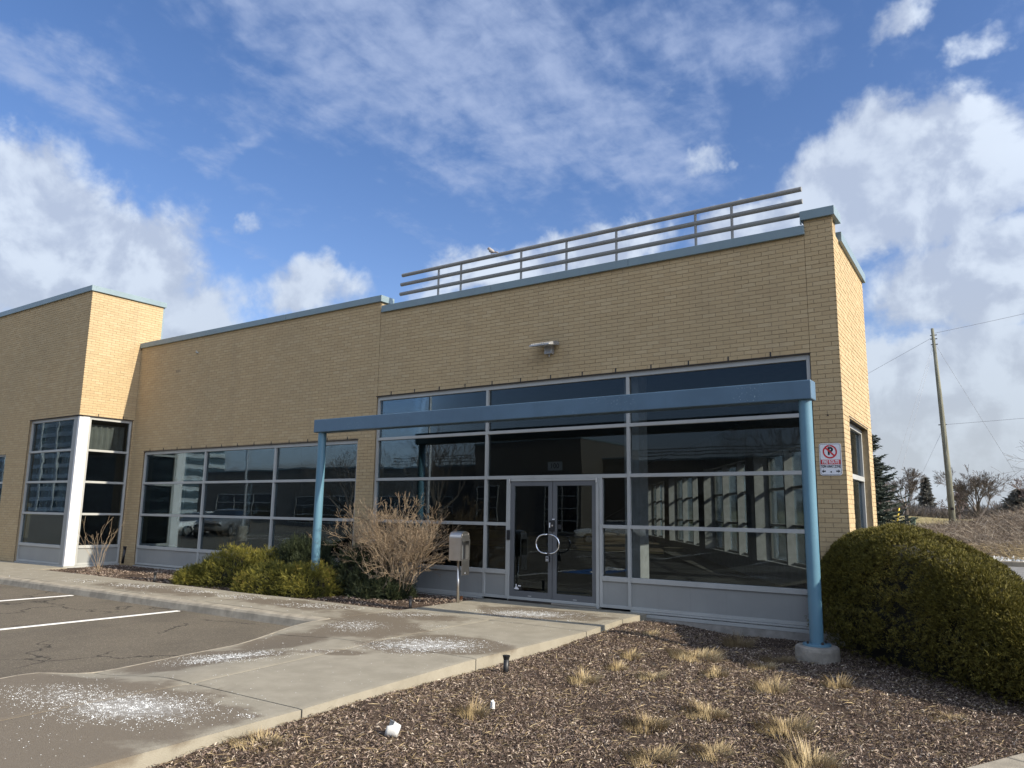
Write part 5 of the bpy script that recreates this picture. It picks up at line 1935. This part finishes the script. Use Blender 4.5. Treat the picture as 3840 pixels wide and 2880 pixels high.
marker(-1.71, 57.4, .8, -1.41, 2.36, "taller slanting yellow guy marker beside the spruce")
marker(-1.98, 57.4, .7, -1.89, 1.62, "shorter yellow guy marker half hidden by the spruce")
marker(7.10, 33.1, 1.2, 7.02, 1.93, "lone yellow guy marker on the bank near the right edge")
gb = empty('cable_pedestal', (.75, 47.6, .9), "small green utility pedestal on the field left of the pole", "utility box")
MB().hexa([(.60, 47.5, .8), (.86, 47.5, .8), (.86, 47.8, .8), (.60, 47.8, .8), (.66, 47.5, 1.62), (.92, 47.5, 1.62), (.92, 47.8, 1.62), (.66, 47.8, 1.62)]).build('body', M['green_paint'], gb, bevel=.02)
MB().box(.65, .93, 47.49, 47.81, 1.60, 1.65).build('lid', M['green_paint'], gb)

# ------------------------------------------------------------------ what the glass mirrors: the other side of the lot
OB = empty('opposite_building', (-25, -43, -.15), "long buff brick office across the lot, mirrored in the front glazing", "building")
FO = Frame((0, -43, 0), (1, 0, 0), (0, 1, 0))


def far_block(x0, x1, y, z1, deep=8):
    MB().box(x0, x1, y - deep, y, -.3, z1).build('wall', M['opposite_brick'], OB)
    MB().box(x0 - .06, x1 + .06, y - deep, y + .06, z1 + .002, z1 + .16).build('parapet_cap', M['cap_blue'], OB)


far_block(-75, -31.02, -43, 5.6)
far_block(-31.0, -21.0, -39.5, 7.1, 11)
far_block(-20.98, 12, -43, 5.65)


def far_win(x0, x1, y, z0, z1, nc, nr):
    w = MB()
    for k in range(nc + 1):
        x = x0 + (x1 - x0) * k / nc
        w.box(x - .04, x + .04, y + .004, y + .07, z0, z1)
    for k in range(nr + 1):
        z = z0 + (z1 - z0) * k / nr
        w.box(x0, x1, y + .006, y + .064, z - .04, z + .04)
    wo_ = w.build('window', M['frame_grey'], OB)
    for a in range(nc):
        for b in range(nr):
            MB().box(x0 + (x1 - x0) * a / nc + .05, x0 + (x1 - x0) * (a + 1) / nc - .05, y + .01, y + .03, z0 + (z1 - z0) * b / nr + .05, z0 + (z1 - z0) * (b + 1) / nr - .05).build('pane', M['far_glass'], wo_)


for x0, x1, y in ((-72, -62, -43), (-58, -48, -43), (-46, -36, -43), (-18, -9, -43), (-6, 3, -43)):
    far_win(x0, x1, y, .3, 3.1, 3, 3)
far_win(-24.0, -21.3, -39.5, .1, 3.8, 2, 4)
far_win(-30.6, -28.6, -39.5, .1, 3.8, 2, 4)
for k, (x0, x1) in enumerate(((-44, -34), (-19, -4))):
    r2 = empty('roof_railing', ((x0 + x1) / 2, -43.4, 5.7), ["pipe railing on the opposite roof, mirrored left of the doors", "pipe railing on the opposite roof, mirrored in the wide right pane"][k], "railing", "railings on the opposite roof")
    for z in (6.1, 6.35, 6.6):
        MB().tube([(x0, -43.4, z), (x1, -43.4, z)], .045, 6).build('rail', M['rail_grey'], r2)
    for q in range(6):
        xx = x0 + .5 + (x1 - x0 - 1) * q / 5
        MB().tube([(xx, -43.4, 5.6), (xx, -43.4, 6.6)], .03, 6).build('baluster', M['rail_grey'], r2)

tw = empty('office_tower', (-285, -125, 0), "tall banded glass office tower mirrored in the corner window", "building")
MB().box(-345, -225, -150, -125, -1, 44).build('curtain_wall', M['tower_glass'], tw)
for k in range(12):
    MB().box(-345.4, -224.6, -150, -124.6, k * 3.7 - .2, k * 3.7 + 1.15).build('spandrel_band', M['tower_band'], tw)
for k in range(11):
    x = -343 + k * 11.6
    MB().box(x, x + 1.3, -124.55, -124.1, 0, 44).build('pier', M['tower_band'], tw)


def lamp(x, y, H, lab):
    e = empty('street_lamp', (x, y, -.15), lab, "street lamp", "parking lot lamp posts")
    MB().lathe([(.28, -.15), (.28, .55), (.25, .6)], x, y, 16).build('footing', M['footing_concrete'], e)
    MB().tube([(x, y, .6), (x, y, H)], [.085, .06], 10).build('pole', M['galvanised'], e)
    MB().box(x - .9, x + .9, y - .16, y + .16, H, H + .14).build('lamp_head', M['galvanised'], e)


lamp(-13.6, -13.4, 8.0, "lamp post in the lot mirrored left of the doors")
lamp(-26.9, -13.8, 8.0, "lamp post in the lot mirrored behind the silver car")


def car(x, y, rot, L, Wd, H, mtl, lab, suv):
    e = empty('parked_car', (x, y, -.15), lab, "car", "cars parked across the lot")
    R_ = Matrix.Rotation(rot, 3, 'Z')
    def tf(m):
        for i, v in enumerate(m.v):
            q = R_ @ Vector(v)
            m.v[i] = (q.x + x, q.y + y, q.z - .15)
        return m
    h = H
    belt = .62 * h if suv else .60 * h
    # stations along the car, front at +x: x, half width, bottom, top (bonnet / belt / boot)
    st = [(.50, .60, .34, .50), (.47, .86, .24, .56), (.40, .95, .20, .60), (.20, 1.0, .18, .62 if not suv else .66), (.0, 1.0, .18, .66), (-.30, 1.0, .18, .68), (-.44, .96, .22, .66), (-.495, .80, .32, .58)]
    m = MB()
    for fx, fw, fb, ft in st:
        w = fw * Wd / 2
        zb, zt = fb * h, ft * h
        m.v += [(fx * L, -w * .9, zb), (fx * L, -w, zb + .15 * h), (fx * L, -w * .98, zt - .1 * h), (fx * L, -w * .86, zt), (fx * L, w * .86, zt), (fx * L, w * .98, zt - .1 * h), (fx * L, w, zb + .15 * h), (fx * L, w * .9, zb)]
    for k in range(len(st) - 1):
        for j in range(8):
            a, b = k * 8 + j, k * 8 + (j + 1) % 8
            m.f.append((a, a + 8, b + 8, b))
    m.f.append(tuple(range(8)))
    m.f.append(tuple(range((len(st) - 1) * 8 + 7, (len(st) - 1) * 8 - 1, -1)))
    tf(m).build('body', M[mtl], e, smooth=True, recalc=True)
    cab = [(.24, .84, .645), (.06, .70, .97), (-.10, .69, 1.0), (-.30, .68, .97), (-.46 if suv else -.44, .80, .66)]
    m = MB()
    for fx, fw, ft in cab:
        w = fw * Wd / 2
        m.v += [(fx * L, -w, ft * h), (fx * L, w, ft * h)]
    roof = MB()
    rv_ = [(fx * L, s * fw * Wd / 2, ft * h) for fx, fw, ft in cab[1:4] for s in (-1, 1)]
    roof.v += rv_ + [(a, b, c - .05) for a, b, c in rv_]
    roof.f += [(0, 2, 3, 1), (2, 4, 5, 3), (6, 7, 9, 8), (8, 9, 11, 10), (0, 1, 7, 6), (4, 10, 11, 5), (0, 6, 8, 2), (2, 8, 10, 4), (1, 3, 9, 7), (3, 5, 11, 9)]
    tf(roof).build('roof', M[mtl], e, smooth=False, recalc=True)
    gl = MB()
    lo = [(.24 * L, -.86 * Wd / 2, .62 * h), (.24 * L, .86 * Wd / 2, .62 * h), (cab[4][0] * L, .84 * Wd / 2, .64 * h), (cab[4][0] * L, -.84 * Wd / 2, .64 * h)]
    hi = [(.06 * L, -.68 * Wd / 2, .955 * h), (.06 * L, .68 * Wd / 2, .955 * h), (-.30 * L, .66 * Wd / 2, .955 * h), (-.30 * L, -.66 * Wd / 2, .955 * h)]
    gl.hexa(lo + hi)
    tf(gl).build('glass', M['far_glass'], e)
    for fx in (.30, -.30):
        for s in (-1, 1):
            wm_ = MB()
            rw = .225 * h if suv else .22 * h
            wm_.tube([(fx * L, s * (Wd / 2 - .21), rw), (fx * L, s * (Wd / 2 + .005), rw)], rw, 18)
            wo_ = tf(wm_).build('wheel', M['tyre'], e)
            rm = MB().tube([(fx * L, s * (Wd / 2 + .0), rw), (fx * L, s * (Wd / 2 + .02), rw)], rw * .62, 12)
            tf(rm).build('rim', M['alloy'], wo_)
    for s in (-1, 1):
        tf(MB().box(.462 * L, .492 * L, s * .58 * Wd / 2 - .16, s * .58 * Wd / 2 + .16, .46 * h, .53 * h)).build('headlight', M['lens_grey'], e)
    tf(MB().box(.485 * L, .503 * L, -.38 * Wd / 2, .38 * Wd / 2, .36 * h, .47 * h)).build('grille', M['black_plastic'], e)
    return e


car(-13.0, -29.0, rad(150), 4.4, 1.75, 1.40, 'car_white', "white hatchback across the lot, mirrored in the right door", False)
car(-33.0, -17.0, rad(57), 4.5, 1.86, 1.64, 'car_grey', "silver-grey crossover mirrored in the middle window", True)
car(-36.6, -17.9, rad(90), 4.5, 1.8, 1.5, 'car_white', "white saloon mirrored beside the silver crossover", False)
car(4.3, -28.5, rad(95), 4.6, 1.85, 1.65, 'car_white', "white crossover mirrored near the blue right-hand post", True)
LG = "leafless trees across the lot"
for k, (x, y, H, s) in enumerate([(-22.0, -24, 6.5, 71), (-8.8, -52, 11.5, 72), (-46, -50, 10.0, 73), (-31, -25, 6.0, 74)]):
    bare_tree('bare_tree', x, y, H, .16, ["leafless tree in the lot mirrored in the left door", "tall leafless tree behind the opposite roof, mirrored in the wide right pane", "tall leafless tree behind the opposite roof, mirrored in the left pane", "leafless tree in the lot mirrored in the middle window"][k], s, .5, 6, .009, first=.3, grp=LG, z=-.15)
